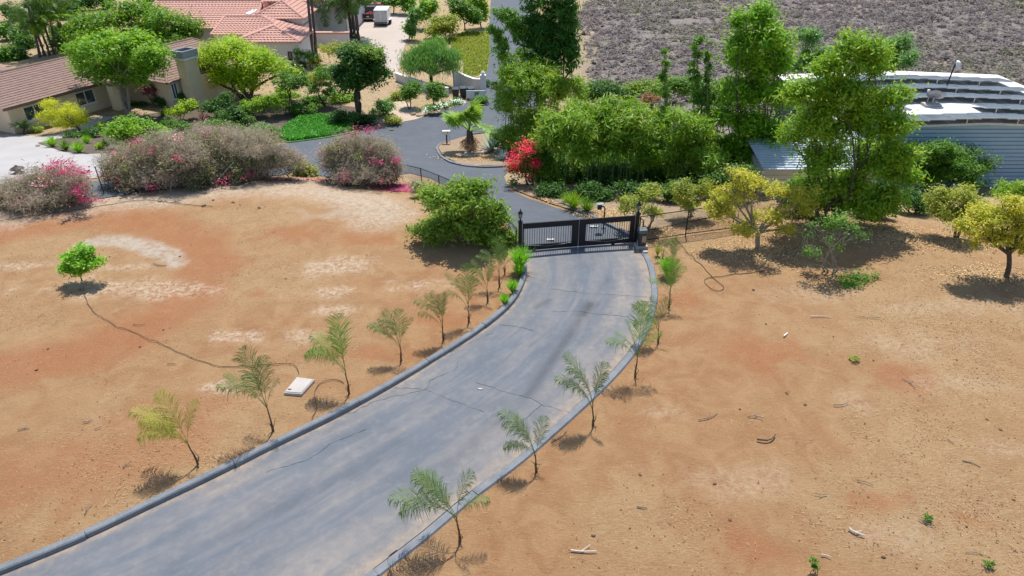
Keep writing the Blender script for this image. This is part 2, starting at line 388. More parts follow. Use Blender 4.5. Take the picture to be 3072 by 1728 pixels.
drive = mobj('driveway', npmesh('driveway', np.stack([Dx.ravel(), Dy.ravel(), Dz.ravel()], 1), F, m_asph, smooth=True, attrs=dict(su=su.ravel(), sv=sv.ravel(), dust=dust.ravel(), edge=edge.ravel(), dark=dark.ravel())))
tag(drive, 'curved grey asphalt driveway with dusty tyre tracks leading to the black gate', 'driveway', kind='structure')
def drive_z(x, y):
    i = np.argmin((Dx-x)**2+(Dy-y)**2); return float(Dz.ravel()[i])
# cracks
m_crack = M('crack', (.075, .078, .082), None, 4, 1)
for pts in ([(1655, 868), (1700, 876), (1750, 882), (1850, 888), (1945, 893)], [(1660, 938), (1720, 936), (1800, 945), (1890, 952)], [(1429, 1150), (1517, 1180), (1593, 1198), (1625, 1216), (1706, 1238)], [(1625, 1216), (1577, 1258), (1530, 1300)], [(1180, 1165), (1278, 1170), (1330, 1195), (1389, 1216), (1453, 1240)], [(1278, 1170), (1290, 1145), (1370, 1110), (1375, 1085)], [(1500, 975), (1560, 985), (1600, 995)], [(1350, 1060), (1430, 1020), (1480, 1000)], [(1060, 1240), (1120, 1205), (1190, 1190), (1278, 1170)], [(800, 1420), (930, 1380), (1000, 1330), (1100, 1290)]):
    P = pline(pts); Q = []
    for a, b in zip(P[:-1], P[1:]):
        n = max(2, int((b-a).length/.12))
        for k in range(n):
            p = a.lerp(b, k/n); Q.append((p.x+rnd.uniform(-.03, .03), p.y+rnd.uniform(-.03, .03)))
    Q.append((P[-1].x, P[-1].y)); Vc = []
    for i, (x, y) in enumerate(Q):
        a = Q[max(i-1, 0)]; b = Q[min(i+1, len(Q)-1)]; d = Vector((b[0]-a[0], b[1]-a[1])).normalized()
        w = rnd.uniform(.002, .009); z = drive_z(x, y)+.008
        Vc += [(x-d.y*w, y+d.x*w, z), (x+d.y*w, y-d.x*w, z)]
    mb = MB().add(Vc, [(2*i, 2*i+1, 2*i+3, 2*i+2) for i in range(len(Q)-1)]); mb.build('crack', m_crack, drive)

# lower road, far road, bed, pads
road = sheet('road', [(1570, 756), (1892, 723), (1868, 702), (1740, 645), (1660, 622), (1590, 598), (1530, 572), (1512, 530), (1535, 503), (1430, 505), (1370, 498), (1325, 472), (1305, 440), (1330, 425), (1400, 405), (1480, 395), (1600, 380), (1640, 250), (1610, 120), (1600, -40), (1475, -40), (1462, 160), (1455, 230), (1420, 300), (1370, 318), (1290, 345), (1200, 370), (1130, 385), (1000, 410), (860, 430), (700, 470), (500, 520), (280, 545), (-100, 560), (-100, 620), (280, 600), (420, 580), (700, 545), (900, 520), (1060, 545), (1230, 520), (1290, 535), (1450, 610), (1525, 680)], .03, m_asph2, .6)
tag(road, 'blue grey asphalt road running past the island and off between the trees', 'road')
m_mulch = M('leaf_mulch', (.33, .24, .155), (.21, .15, .10), 3, 1, .6, c3=(.45, .35, .23))
o = sheet('island_bed', [(1312, 440), (1330, 470), (1375, 494), (1430, 500), (1540, 498), (1640, 500), (1640, 400), (1480, 400), (1400, 410), (1340, 428)], .10, m_mulch); tag(o, 'kerbed bed of dry leaf mulch round the fan palm', 'bed')
o = sheet('roadside_bed', [(1872, 697), (1745, 642), (1660, 615), (1590, 590), (1540, 570), (1530, 500), (1640, 490), (2200, 520), (2200, 640), (1960, 690)], .06, m_mulch); tag(o, 'leaf littered bed beneath the bamboo beside the road', 'bed')
m_pad = M('pale_concrete', (.385, .372, .365), (.335, .32, .31), .5, .85, .15, c3=(.40, .36, .33))
o = sheet('house_driveway', [(-90, 415), (40, 402), (130, 412), (290, 352), (345, 352), (270, 385), (112, 430), (190, 457), (262, 464), (345, 452), (330, 480), (300, 535), (-90, 570)], .04, m_pad); tag(o, 'white concrete driveway in front of the beige house', 'driveway')
m_pad2 = M('tan_concrete', (.46, .395, .345), (.41, .345, .30), .4, .9, .1)
o = sheet('parking_pad', [(1050, 60), (1052, 48), (1225, 42), (1235, 90), (1210, 150), (1190, 230), (1080, 120)], .04, m_pad2, 4); tag(o, 'pale tan parking yard under the truck and trailer', 'yard')
o = sheet('foot_path', [(1170, 345), (1185, 305), (1215, 305), (1290, 342), (1250, 358), (1190, 370)], .035, M('sandy_path', (.5, .39, .3), (.42, .32, .24), 1.5, 1, .2)); tag(o, 'sandy tan path meeting the road', 'path')
m_bed = M('dark_mulch', (.075, .058, .045), (.12, .09, .065), 2.5, 1, .5, c3=(.26, .21, .165))
o = sheet('garden_bed', [(115, 433), (245, 390), (330, 395), (430, 345), (600, 322), (900, 300), (1080, 325), (1130, 375), (1040, 402), (860, 428), (700, 440), (420, 458), (270, 463), (195, 456)], .05, m_bed); tag(o, 'dark mulched garden bed between house and road', 'bed')
m_lawn = M('ground_cover_green', (.03, .13, .012), (.055, .2, .02), 2, .9, .6)
lawn = sheet('lawn', [(832, 420), (850, 385), (900, 352), (1000, 345), (1068, 380), (1066, 398), (960, 418), (868, 430)], .09, m_lawn); tag(lawn, 'vivid green ground cover bank beside the road', 'lawn')
m_lawny = M('yellow_lawn', (.22, .25, .04), (.15, .2, .04), .6, .95, .5, c3=(.3, .24, .1))
lawny = sheet('yellow_lawn', [(1340, 118), (1400, 92), (1468, 98), (1470, 160), (1462, 215), (1385, 245), (1390, 190)], .06, m_lawny, 2); tag(lawny, 'yellow green sloping lawn beside the far road', 'lawn')

# ------------------------------------------------------------------ kerbs: sections are parts
def kerb(name, label, P, side, prof, seclen, mat, n=200, jit=.01, gap=.025):
    Q = resample(P, n); L = np.r_[0, np.cumsum(np.hypot(*np.diff(Q[:, :2], axis=0).T))]
    root = empty(name, (0, 0, 0)); tag(root, label, 'kerb', kind='structure')
    s = 0.0
    while s < L[-1]-.3:
        e = min(s+seclen*rnd.uniform(.75, 1.25), L[-1]); ss = np.linspace(s+gap*rnd.uniform(.2, 1), e-.002, max(2, int((e-s)/.3)+1))
        jx, jz = rnd.uniform(-jit, jit)*2, rnd.uniform(-jit, jit)
        V = []
        for q in ss:
            p = np.array([np.interp(q, L, Q[:, i]) for i in range(2)])
            d = np.array([np.interp(min(q+.2, L[-1]), L, Q[:, i])-np.interp(max(q-.2, 0), L, Q[:, i]) for i in range(2)]); d /= np.hypot(*d)
            nrm = np.array([-d[1], d[0]])*side
            zb = Tf(p[0], p[1])
            for o_, h in prof:
                w = nrm*(o_+jx); V.append((p[0]+w[0], p[1]+w[1], zb+h+(jz+rnd.uniform(-.004, .004) if h > 0 else 0)))
        k = len(prof); N = len(ss)
        F = [(i*k+j, i*k+(j+1) % k, (i+1)*k+(j+1) % k, (i+1)*k+j) for i in range(N-1) for j in range(k)]
        F += [tuple(range(k)), tuple((N-1)*k+j for j in range(k))[::-1]]
        me = MB().add(V, F).mesh('kerb_section', mat); bm = bmesh.new(); bm.from_mesh(me); bmesh.ops.recalc_face_normals(bm, faces=bm.faces[:]); bm.to_mesh(me); bm.free()
        mobj('kerb_section', me, root); s = e
    return root
PK = [(-.02, -.08), (.0, .15), (.035, .185), (.19, .195), (.22, .17), (.24, -.08)]
kerb('driveway_kerb', 'raised dark asphalt kerb between the driveway and the young palms beside the concrete lid', DLw[:-2], 1, PK, 3.6, m_kerb)
PK2 = [(-.02, -.08), (.02, .05), (.08, .07), (.26, .07), (.34, -.08)]
kerb('driveway_edging', 'low worn asphalt kerb on the open field edge of the driveway', DRw, -1, PK2, 3.2, m_kerb)
PK3 = [(-.02, -.08), (0, .14), (.16, .15), (.2, -.08)]
kerb('island_kerb', 'thin dark kerb curving round the fan palm bed', pline([(1345, 426), (1318, 434), (1306, 447), (1320, 472), (1348, 490), (1390, 501), (1450, 506), (1545, 502)]), 1, PK3, 2.2, m_kerb)
kerb('gate_kerb', 'dark kerb along the road edge behind the gate', pline([(1885, 712), (1869, 701), (1820, 677), (1743, 642), (1684, 613), (1640, 596)]), -1, PK3, 2.0, m_kerb)

# ------------------------------------------------------------------ buildings
def quad_grid(p0, p1, p2, p3, nu, nv, disp):
    """p0-p1 eave, p3-p2 ridge; disp(u,v) lifts along the normal."""
    p0, p1, p2, p3 = [np.array(tuple(p)) for p in (p0, p1, p2, p3)]
    n = np.cross(p1-p0, p3-p0); n = n/np.linalg.norm(n); n = n if n[2] > 0 else -n
    V = []; F = []
    for v in nv:
        for u_ in nu:
            a = p0+(p1-p0)*u_; b = p3+(p2-p3)*u_; V.append(tuple(a+(b-a)*v[0]+n*disp(u_, v)))
    k = len(nu)
    F = [(j*k+i, j*k+i+1, (j+1)*k+i+1, (j+1)*k+i) for j in range(len(nv)-1) for i in range(k-1)]
    return V, F
def roof_courses(parent, p0, p1, p2, p3, mat, course=.36, tile=.33, thick=.05, wave=.02):
    """each course of tiles is a part, its lower edge proud of the course below"""
    p0, p1, p2, p3 = [Vector(p) for p in (p0, p1, p2, p3)]
    L = ((p3+p2)/2-(p0+p1)/2).length; n = max(2, int(L/course)); wid = (p1-p0).length
    nn = (p1-p0).cross(p3-p0).normalized(); nn = nn if nn.z > 0 else -nn
    for j in range(n):
        a0, a1 = p0.lerp(p3, j/n), p1.lerp(p2, j/n); b0, b1 = p0.lerp(p3, (j+1.15)/n) if j < n-1 else p3, p1.lerp(p2, (j+1.15)/n) if j < n-1 else p2
        w = (a1-a0).length; k = max(2, int(w/tile)*2); V = []
        for i in range(k+1):
            f = i/k; h = wave*(i % 2)+rnd.uniform(0, .008)
            V += [a0.lerp(a1, f)-nn*.01, a0.lerp(a1, f)+nn*(thick+h), b0.lerp(b1, f)+nn*(.008+h*.6)]
        F = []
        for i in range(k):
            c = 3*i; F += [(c, c+3, c+4, c+1), (c+1, c+4, c+5, c+2)]
        MB().add(V, F).build('tile_course', mat, parent)
def ridge_tiles(parent, a, b, mat, r=.12, step=.45):
    a = Vector(a); b = Vector(b); L = (b-a).length; n = max(1, int(L/step)); mb = MB()
    d = (b-a)/n
    for i in range(n):
        p = a+d*i; mb.tube([p+Vector((0, 0, .02)), p+d*1.08+Vector((0, 0, .05))], [r*1.1, r*.9], 7)
    return mb.build('ridge_cap', mat, parent)
class Frame:
    def __init__(s, o, a): s.o = Vector(o); s.a = Vector((math.cos(a), math.sin(a), 0)); s.b = Vector((-math.sin(a), math.cos(a), 0))
    def __call__(s, u, v, z): return s.o+s.a*u+s.b*v+Vector((0, 0, z))
def wall_box(parent, fr, u0, u1, v0, v1, z0, z1, mat, name='wall'):
    P = [fr(u0, v0, 0), fr(u1, v0, 0), fr(u1, v1, 0), fr(u0, v1, 0)]
    return MB().prism(P, z0+fr.o.z, z1+fr.o.z).build(name, mat, parent)
def window(parent, fr, u, v, z, w, h, ax='u', sgn=-1, panes=2, matf=m_white):
    """window on a wall; ax 'u': wall runs along u at v"""
    def P(a, d, zz): return fr(u+a, v+d*sgn, z+zz) if ax == 'u' else fr(u+d*sgn, v+a, z+zz)
    root = MB()
    for a0, a1, z0, z1 in ((-w/2, w/2, -h/2, -h/2+.07), (-w/2, w/2, h/2-.07, h/2), (-w/2, -w/2+.07, -h/2+.07, h/2-.07), (w/2-.07, w/2, -h/2+.07, h/2-.07)):
        root.bar(P(a0, .03, (z0+z1)/2), P(a1, .03, (z0+z1)/2), .07, z1-z0) if a1-a0 > .1 else root.bar(P((a0+a1)/2, .03, z0), P((a0+a1)/2, .03, z1), .07, .07)
    for k in range(1, panes): root.bar(P(-w/2+w*k/panes, .03, -h/2+.07), P(-w/2+w*k/panes, .03, h/2-.07), .06, .06)
    f = root.build('window', matf, parent)
    for k in range(panes):
        a0 = -w/2+w*k/panes+.03; a1 = a0+w/panes-.06
        MB().add([P(a0, .015, -h/2+.03), P(a1, .015, -h/2+.03), P(a1, .015, h/2-.03), P(a0, .015, h/2-.03)], [(0, 1, 2, 3)]).build('pane', m_glass, f)
    sl = MB().bar(P(-w/2-.08, .07, -h/2-.05), P(w/2+.08, .07, -h/2-.05), .14, .08).build('sill', matf, f)
    return f
GZ = -4.2
# beige ranch house
fr = Frame((-42.8, 56.9, 0), math.atan2(.903, .43))
hs = empty('ranch_house', fr(6, 5, GZ)); tag(hs, 'beige stucco ranch house with brown tiled roof and square chimney', 'house')
hs_inv = Vector(hs.location)
class Sub(Frame):
    def __init__(s, f, off): s.o = f.o-off; s.a = f.a; s.b = f.b
fh = Sub(fr, hs_inv)
wall_box(hs, fh, .5, 12.5, .6, 11.0, GZ-.8, -1.75, m_stucco)
wall_box(hs, fh, 12.2, 23, -5.3, 5.0, GZ-.8, -1.76, m_stucco)
wall_box(hs, fh, 14.8, 22.8, -6.1, -5.2, GZ-.8, -1.78, m_stucco)
rf = empty('roof', (0, 0, 0)); rf.parent = hs
def roofset(parent, faces, mat, course=.38):
    for q in faces: roof_courses(parent, *q, mat, course=course)
EV, RG = -1.7, -.15
roofset(rf, [(fh(-.1, 0, EV), fh(13, 0, EV), fh(13, 5.6, RG), fh(-.1, 5.6, RG)), (fh(13, 11.4, EV), fh(-.1, 11.4, EV), fh(-.1, 5.6, RG), fh(13, 5.6, RG))], m_tile)
MB().bar(fh(-.1, .02, EV-.1), fh(13, .02, EV-.1), .04, .2).build('fascia', M('brown_fascia', (.2, .13, .1), None, 3, .7), hs)
MB().add([fh(.5, .6, -1.76), fh(.5, 11, -1.76), fh(.5, 5.6, RG-.08)], [(0, 1, 2)]).build('gable', m_stucco, hs)
ridge_tiles(rf, fh(-.1, 5.6, RG), fh(13, 5.6, RG), m_tile)
# wing, hipped towards the garden
w0, w1, v0, v1 = 11.6, 23.6, -5.9, 5.6
ra, rb = fh(16.8, -.2, .25), fh(20.5, -.2, .25)
c00, c10, c11, c01 = fh(w0, v0, EV), fh(w1, v0, EV), fh(w1, v1, EV), fh(w0, v1, EV)
roofset(rf, [(c00, c10, rb, ra), (c01, c00, ra, ra.lerp(c01, .002)), (c10, c11, rb, rb.lerp(c11, .002)), (c11, c01, ra, rb)], m_tile)
for a, b in ((c00, ra), (c10, rb), (ra, rb)): ridge_tiles(rf, a, b, m_tile)
# rear wing behind the main ridge
wall_box(hs, fh, -1.5, 8.5, 9.6, 20, GZ-.8, -1.79, m_stucco)
roofset(rf, [(fh(9, 9, EV), fh(9, 20.5, EV), fh(3.6, 20.5, RG), fh(3.6, 9, RG)), (fh(-2, 20.5, EV), fh(-2, 9, EV), fh(3.6, 9, RG), fh(3.6, 20.5, RG))], m_tile)
ridge_tiles(rf, fh(3.6, 7, RG), fh(3.6, 20.5, RG), m_tile)
# chimney with square cap
ch = MB().prism([fh(13.3, -6.9, 0), fh(14.8, -6.9, 0), fh(14.8, -5.7, 0), fh(13.3, -5.7, 0)], GZ-.5+fh.o.z, .2+fh.o.z).build('chimney', m_stucco, hs)
MB().prism([fh(13.1, -7.1, 0), fh(15.0, -7.1, 0), fh(15.0, -5.5, 0), fh(13.1, -5.5, 0)], .2+fh.o.z, .34+fh.o.z).build('chimney_band', m_white, ch)
cap = MB()
for a, b, c, d in ((13.15, 14.95, -7.05, -6.9), (13.15, 14.95, -5.7, -5.55), (13.15, 13.3, -6.9, -5.7), (14.8, 14.95, -6.9, -5.7)):
    cap.prism([fh(a, c, 0), fh(b, c, 0), fh(b, d, 0), fh(a, d, 0)], .34+fh.o.z, 1.0+fh.o.z)
cap.build('chimney_cap', M('grey_render', (.36, .36, .37), None, 3, .8), ch)
MB().prism([fh(13.3, -6.9, 0), fh(14.8, -6.9, 0), fh(14.8, -5.7, 0), fh(13.3, -5.7, 0)], .34+fh.o.z, .5+fh.o.z).build('chimney_flue', m_rubber, ch)
for uu in (2.7, 7.6): window(hs, fh, uu, .6, -2.75, 1.9, 1.25)
window(hs, fh, 12.72, -5.3, -2.7, .7, 1.5)
window(hs, fh, 10.8, .6, -2.6, 1.2, 1.3)
MB().prism([fh(9.2, -1.3, 0), fh(9.9, -1.3, 0), fh(9.9, -.5, 0), fh(9.2, -.5, 0)], GZ-.3+fh.o.z, -1.8+fh.o.z).build('porch_column', m_stucco, hs)
roofset(rf, [(fh(8.6, -1.7, EV-.03), fh(12, -1.7, EV-.03), fh(12, .4, EV+.5), fh(8.6, .4, EV+.5))], m_tile)
MB().prism([fh(10.0, .55, 0), fh(11, .55, 0), fh(11, .62, 0), fh(10.0, .62, 0)], 0, 2.1).build('door', M('brown_door', (.12, .07, .04), None, 4, .6), hs)

# pink tiled villa
def hip_block(parent, base, x0, x1, y0, y1, z0, ez, rz_, mat, wall, hip=(1, 1), axis='x', ov=.45, tile=.42):
    b = Vector(base)
    MB().prism([(x0-b.x, y0-b.y), (x1-b.x, y0-b.y), (x1-b.x, y1-b.y), (x0-b.x, y1-b.y)], z0-b.z-.6, ez-b.z-.04).build('wall', wall, parent)
    X0, X1, Y0, Y1 = x0-ov-b.x, x1+ov-b.x, y0-ov-b.y, y1+ov-b.y; e = ez-b.z; r = rz_-b.z
    rfp = empty('roof', (0, 0, 0)); rfp.parent = parent
    if axis == 'x':
        ym = (Y0+Y1)/2; hw = (Y1-Y0)/2
        A = Vector((X0+hw*hip[0], ym, r)); B = Vector((X1-hw*hip[1], ym, r))
    else:
        xm = (X0+X1)/2; hw = (X1-X0)/2
        A = Vector((xm, Y0+hw*hip[0], r)); B = Vector((xm, Y1-hw*hip[1], r))
    c = [Vector((X0, Y0, e)), Vector((X1, Y0, e)), Vector((X1, Y1, e)), Vector((X0, Y1, e))]
    if axis == 'x': fs = [(c[0], c[1], B, A), (c[2], c[3], A, B), (c[3], c[0], A, A.lerp(c[3], .003)), (c[1], c[2], B, B.lerp(c[2], .003))]
    else: fs = [(c[3], c[0], A, B), (c[1], c[2], B, A), (c[0], c[1], A, A.lerp(c[1], .003)), (c[2], c[3], B, B.lerp(c[3], .003))]
    for q in fs:
        if (q[0]-q[1]).length > .5: roof_courses(rfp, *q, mat, course=.5, tile=tile, thick=.07, wave=.07)
    for a, d in ((A, B), (c[0], A), (c[1], B if axis == 'x' else A)): 
        if (a-d).length > .3: ridge_tiles(rfp, a, d, mat, .16, .6)
    return rfp
vb = (-32, 90, GZ)
vl = empty('villa', vb); tag(vl, 'white stucco villa with pink terracotta barrel tile roofs', 'house')
hip_block(vl, vb, -46, -32.5, 89, 101, GZ, -1.25, .95, m_tilep, m_stuccow, (.05, .05))
hip_block(vl, vb, -35.2, -26.5, 85, 93.5, GZ, -1.2, .05, m_tilep, m_stuccow, (.05, 1))
hip_block(vl, vb, -31.2, -24.5, 81.2, 87.5, GZ, -1.25, -.15, m_tilep, m_stuccow, (.9, .4), 'y')
hip_block(vl, vb, -32.2, -26.2, 90, 103, GZ, -.3, 1.25, m_tilep, m_stuccow, (1, 1), 'y')
hip_block(vl, vb, -33, -22.6, 97.5, 112, GZ, .55, 2.9, m_tilep, m_stuccow, (.25, .25))
wall_box(vl, Frame(Vector((0, 0, 0))-Vector((vb[0], vb[1], vb[2])), 0), -27.5, -21.2, 92.5, 93.0, GZ-.4, -2.6, m_stuccow, 'garden_wall')
MB().prism([(-27.6-vb[0], 92.3-vb[1]), (-21.1-vb[0], 92.3-vb[1]), (-21.1-vb[0], 93.2-vb[1]), (-27.6-vb[0], 93.2-vb[1])], -2.6-GZ, -2.42-GZ).build('wall_coping', m_tilep, vl)
fv = Frame(-Vector((vb[0], vb[1], vb[2])), 0)
for x in (-27.4, -26.6): window(vl, fv, x, 97.5, -1.7, .65, 1.3, panes=1, matf=m_black)
window(vl, fv, -25.6, 81.2, -2.8, .45, .9, panes=1, matf=m_black)
sk = MB().box((-27.0-vb[0], 99.6-vb[1], 1.72-vb[2]), (1.0, 1.1, .1), Matrix.Rotation(.3, 3, 'X')).build('skylight', m_white, vl)
MB().box((-33.0-vb[0], 92.4-vb[1], .12-vb[2]), (.7, 1.8, .1), Matrix.Rotation(.25, 3, 'X') @ RZ(-.5)).build('skylight', m_white, vl)
MB().tube([(-32.0-vb[0], 93.5-vb[1], .2-vb[2]), (-32.0-vb[0], 93.5-vb[1], 1.1-vb[2])], .06).build('vent_pipe', m_steel, vl)

# low gabled house with solar rows on its roof
m_blue = M('blue_grey_siding', (.33, .46, .54), (.28, .41, .49), 1.0, .6)
m_roofw = M('white_roof_membrane', (.70, .68, .64), (.6, .57, .53), .5, .8, c3=(.5, .46, .42))
sy, sxl, sxr, spk = 43.0, 21.5, 39.5, 30.6
sb = Vector((30.5, 50, -2.9))
so = empty('solar_house', sb); tag(so, 'low blue sided house with white roof carrying rows of solar panels', 'house')
ze, zp = 1.28, 1.62; sy2 = 56.4
def S(x, y, z): return Vector((x, y, z))-sb
MB().add([S(sxl+.3, sy+.25, -5), S(sxr-.3, sy+.25, -5), S(sxr-.3, sy+.25, ze-.1), S(spk, sy+.25, zp-.1), S(sxl+.3, sy+.25, ze-.1), S(sxl+.3, sy2-.2, -5), S(sxr-.3, sy2-.2, -5), S(sxr-.3, sy2-.2, ze-.1), S(spk, sy2-.2, zp-.1), S(sxl+.3, sy2-.2, ze-.1)], [(0, 1, 2, 3, 4), (5, 9, 8, 7, 6), (0, 4, 9, 5), (1, 6, 7, 2)]).build('wall', M('siding_painted_shadow', (.06, .09, .11), None, 2, .8), so)  # dark wall colour paints the shadow lines between the siding boards
MB().add([S(sxl+.2, sy+.16, ze-.12), S(sxr-.2, sy+.16, ze-.12), S(spk, sy+.16, zp-.12)], [(0, 1, 2)]).build('gable_board', m_blue, so)
for k in range(16):     # lapped boards of the gable wall
    z0 = ze-.12-.27*(k+1); z1 = z0+.25
    MB().add([S(sxl+.2, sy+.15, z0), S(sxr-.2, sy+.15, z0), S(sxr-.2, sy+.19, z1-.03), S(sxl+.2, sy+.19, z1-.03), S(sxl+.2, sy+.245, z0), S(sxr-.2, sy+.245, z0)], [(0, 1, 2, 3), (4, 5, 1, 0)]).build('siding_board', m_blue, so)
MB().add([S(sxl, sy, ze), S(spk, sy, zp), S(spk, sy2, zp), S(sxl, sy2, ze), S(sxr, sy, ze), S(sxr, sy2, ze), S(sxl, sy, ze-.14), S(spk, sy, zp-.14), S(sxr, sy, ze-.14), S(sxl, sy2, ze-.14), S(sxr, sy2, ze-.14), S(spk, sy2, zp-.14)], [(0, 1, 2, 3), (1, 4, 5, 2), (6, 7, 1, 0), (7, 8, 4, 1), (6, 0, 3, 9), (4, 8, 10, 5), (6, 9, 11, 7), (7, 11, 10, 8)]).build('roof', m_roofw, so)
mp_, tp_, bp_ = nodes('solar_glass'); bp_.inputs['Base Color'].default_value = (.10, .14, .18, 1); bp_.inputs['Roughness'].default_value = .2; bp_.inputs['Specular IOR Level'].default_value = .8
m_solar = mp_; m_alu = M('aluminium', (.6, .62, .64), None, 3, .35, metal=.7)
def rz_at(x): return zp-(zp-ze)*abs(x-spk)/((spk-sxl) if x < spk else (sxr-spk))
pm = MB().box((0, 0, 0), (1.56, 1.62, .05)).mesh('panel', m_solar); pmf = MB()
for a in ((-.79, 0), (.79, 0)): pmf.box((a[0], 0, .005), (.04, 1.7, .07))
for a in ((0, -.83), (0, .83)): pmf.box((0, a[1], .005), (1.54, .04, .07))
pmf = pmf.mesh('panel_frame', m_alu)
rows = [(334, None), (303, 'gap'), (272, None), (246, None), (219, None)]
lg = {}
for ri, (py, gap) in enumerate(rows):
    yc = atz(2900, py, 2.2).y
    arr = empty('solar_row', (0, 0, 0)); arr.parent = None
    xs = np.arange(22.6, 38.9, 1.63)
    arr.location = (spk, yc, rz_at(spk)); tag(arr, ['solar panel row along the gable edge of the white roof', 'solar panel row interrupted by the satellite dish', 'solar panel row just behind the satellite dish', 'solar panel row crossed by the antenna mast', 'last solar panel row at the far end of the white roof'][ri], 'solar panels', 'solar rows on the roof')
    for x in xs:
        if gap and 26.6 < x < 31: continue
        dz = rz_at(x)+.31-rz_at(spk)
        p = mobj('panel', pm, arr, (x-spk, 0, dz), (math.radians(-7), 0, 0)); mobj('panel_frame', pmf, p)
        if int(round((x-22.6)/1.63)) % 2 == 0:
            [MB().bar((x-spk, yy, dz-.31), (x-spk, yy, dz-yy*.12), .06).build('leg', m_alu, arr) for yy in (-.7, .7)]
        MB().bar((x-spk+.8, -.75, dz+.03), (x-spk+.1, .95, dz-.28), .05).build('brace', m_alu, arr)
def dish(loc, label):
    r = empty('satellite_dish', loc); tag(r, label, 'satellite dish')
    MB().box((0, .1, .08), (1.1, .7, .16)).build('ballast_tray', m_conc, r)
    MB().tube([(0, 0, .1), (.05, .1, .6)], .05).build('mast', m_grey, r)
    b = MB(); b.lathe([(.02, 0), (.3, .03), (.5, .09), (.58, .14), (.57, .155), (.48, .11), (.28, .05), (.02, .02)], n=18)
    b.build('reflector', m_grey, r, loc=(.1, .1, .62), rot=(math.radians(-35), math.radians(25), 0), smooth=True)
    MB().tube([(.1, .1, .6), (-.35, .25, .95)], .025).build('feed_arm', m_steel, r); MB().box((-.38, .26, 1.0), (.14, .14, .14)).build('feed_horn', m_white, r)
dy_ = atz(2870, 318, rz_at(29.3)).y
dish((29.0, dy_, rz_at(29.0)), 'grey satellite dish tilted on the white roof between solar panels')
an = empty('antenna_mast', (atz(2838, 262, rz_at(31)).x, atz(2838, 262, rz_at(31)).y, rz_at(31))); tag(an, 'thin dark antenna mast with small pale dish above solar rows', 'antenna')
MB().tube([(0, 0, 0), (.12, 0, 1.7)], .05).build('mast', m_black, an)
MB().lathe([(.02, 0), (.22, .04), (.36, .12), (.2, .06), (.02, .03)], n=14).build('dish', m_white, an, loc=(.28, 0, 1.6), rot=(0, math.radians(70), 0), smooth=True)

# shed with corrugated roof behind the citrus
sl = Vector((16, 38, -1.3)); sh = empty('shed', sl); tag(sh, 'white shed with pale corrugated metal roof half hidden behind citrus tree', 'shed')
m_corr = M('corrugated_metal', (.52, .57, .62), (.44, .5, .55), 1.5, .5)
MB().prism([(-1.5, -.9), (5.2, -.9), (5.2, 3), (-1.5, 3)], -1.2, 2.15).build('wall', m_stuccow, sh)
for k in range(9):
    MB().box((1.85, -.93, -.35+.28*k), (6.6, .045, .25)).build('siding_board', m_white, sh)
for i in range(18):
    f0, f1 = i/18, (i+1)/18; a = (-1.7, -1.4+f0*5.0, 2.2+f0*.75); b_ = (-1.4+f1*5.0, 2.2+f1*.75)
    MB().add([(-1.7, a[1], a[2]), (5.6, a[1], a[2]), (5.6, a[1], a[2]+.09), (-1.7, a[1], a[2]+.09), (5.6, b_[0]+.03, b_[1]+.02), (-1.7, b_[0]+.03, b_[1]+.02)], [(0, 1, 2, 3), (3, 2, 4, 5)]).build('roof_sheet', m_corr, sh)

# ------------------------------------------------------------------ gate, posts, fences
GL, GR = hit(1566, 757), hit(1899, 731)
gd = (GR-GL); glen = gd.length; gd.normalize(); gang = math.atan2(gd.y, gd.x)
def lantern(parent, z):
    l = MB().lathe([(.03, 0), (.05, .02), (.03, .06), (.03, .13), (.07, .15), (.06, .17)], (0, 0, z), 8).build('lantern', m_black, parent, smooth=False)
    MB().lathe([(.055, .17), (.095, .38), (.09, .38)], (0, 0, z), 6).build('lantern_glass', M('lantern_glass', (.35, .36, .36), None, 4, .1), l)
    MB().lathe([(.12, .38), (.12, .40), (.06, .48), (.03, .5), (.02, .53), (.03, .55), (.005, .62)], (0, 0, z), 8).build('lantern_cap', m_black, l)
    b = MB()
    for k in range(6):
        a = k*math.pi/3; b.bar((.06*math.cos(a), .06*math.sin(a), z+.17), (.1*math.cos(a), .1*math.sin(a), z+.38), .012)
    b.build('lantern_cage', m_black, l)
for P, lab, w in ((GL-gd*.09, 'black gate post with lantern next to the leafy avocado bush', .16), (GR+gd*.10, 'black gate post with lantern next to the grey operator box', .16)):
    r = empty('gate_post', (P.x, P.y, 0), gang); tag(r, lab, 'gate post', 'gate posts with lanterns')
    MB().box((0, 0, .75), (w, w, 1.7)).build('post', m_black, r, bevel=.01)
    MB().box((0, 0, 1.63), (w+.05, w+.05, .06)).build('post_cap', m_black, r)
    lantern(r, 1.66)
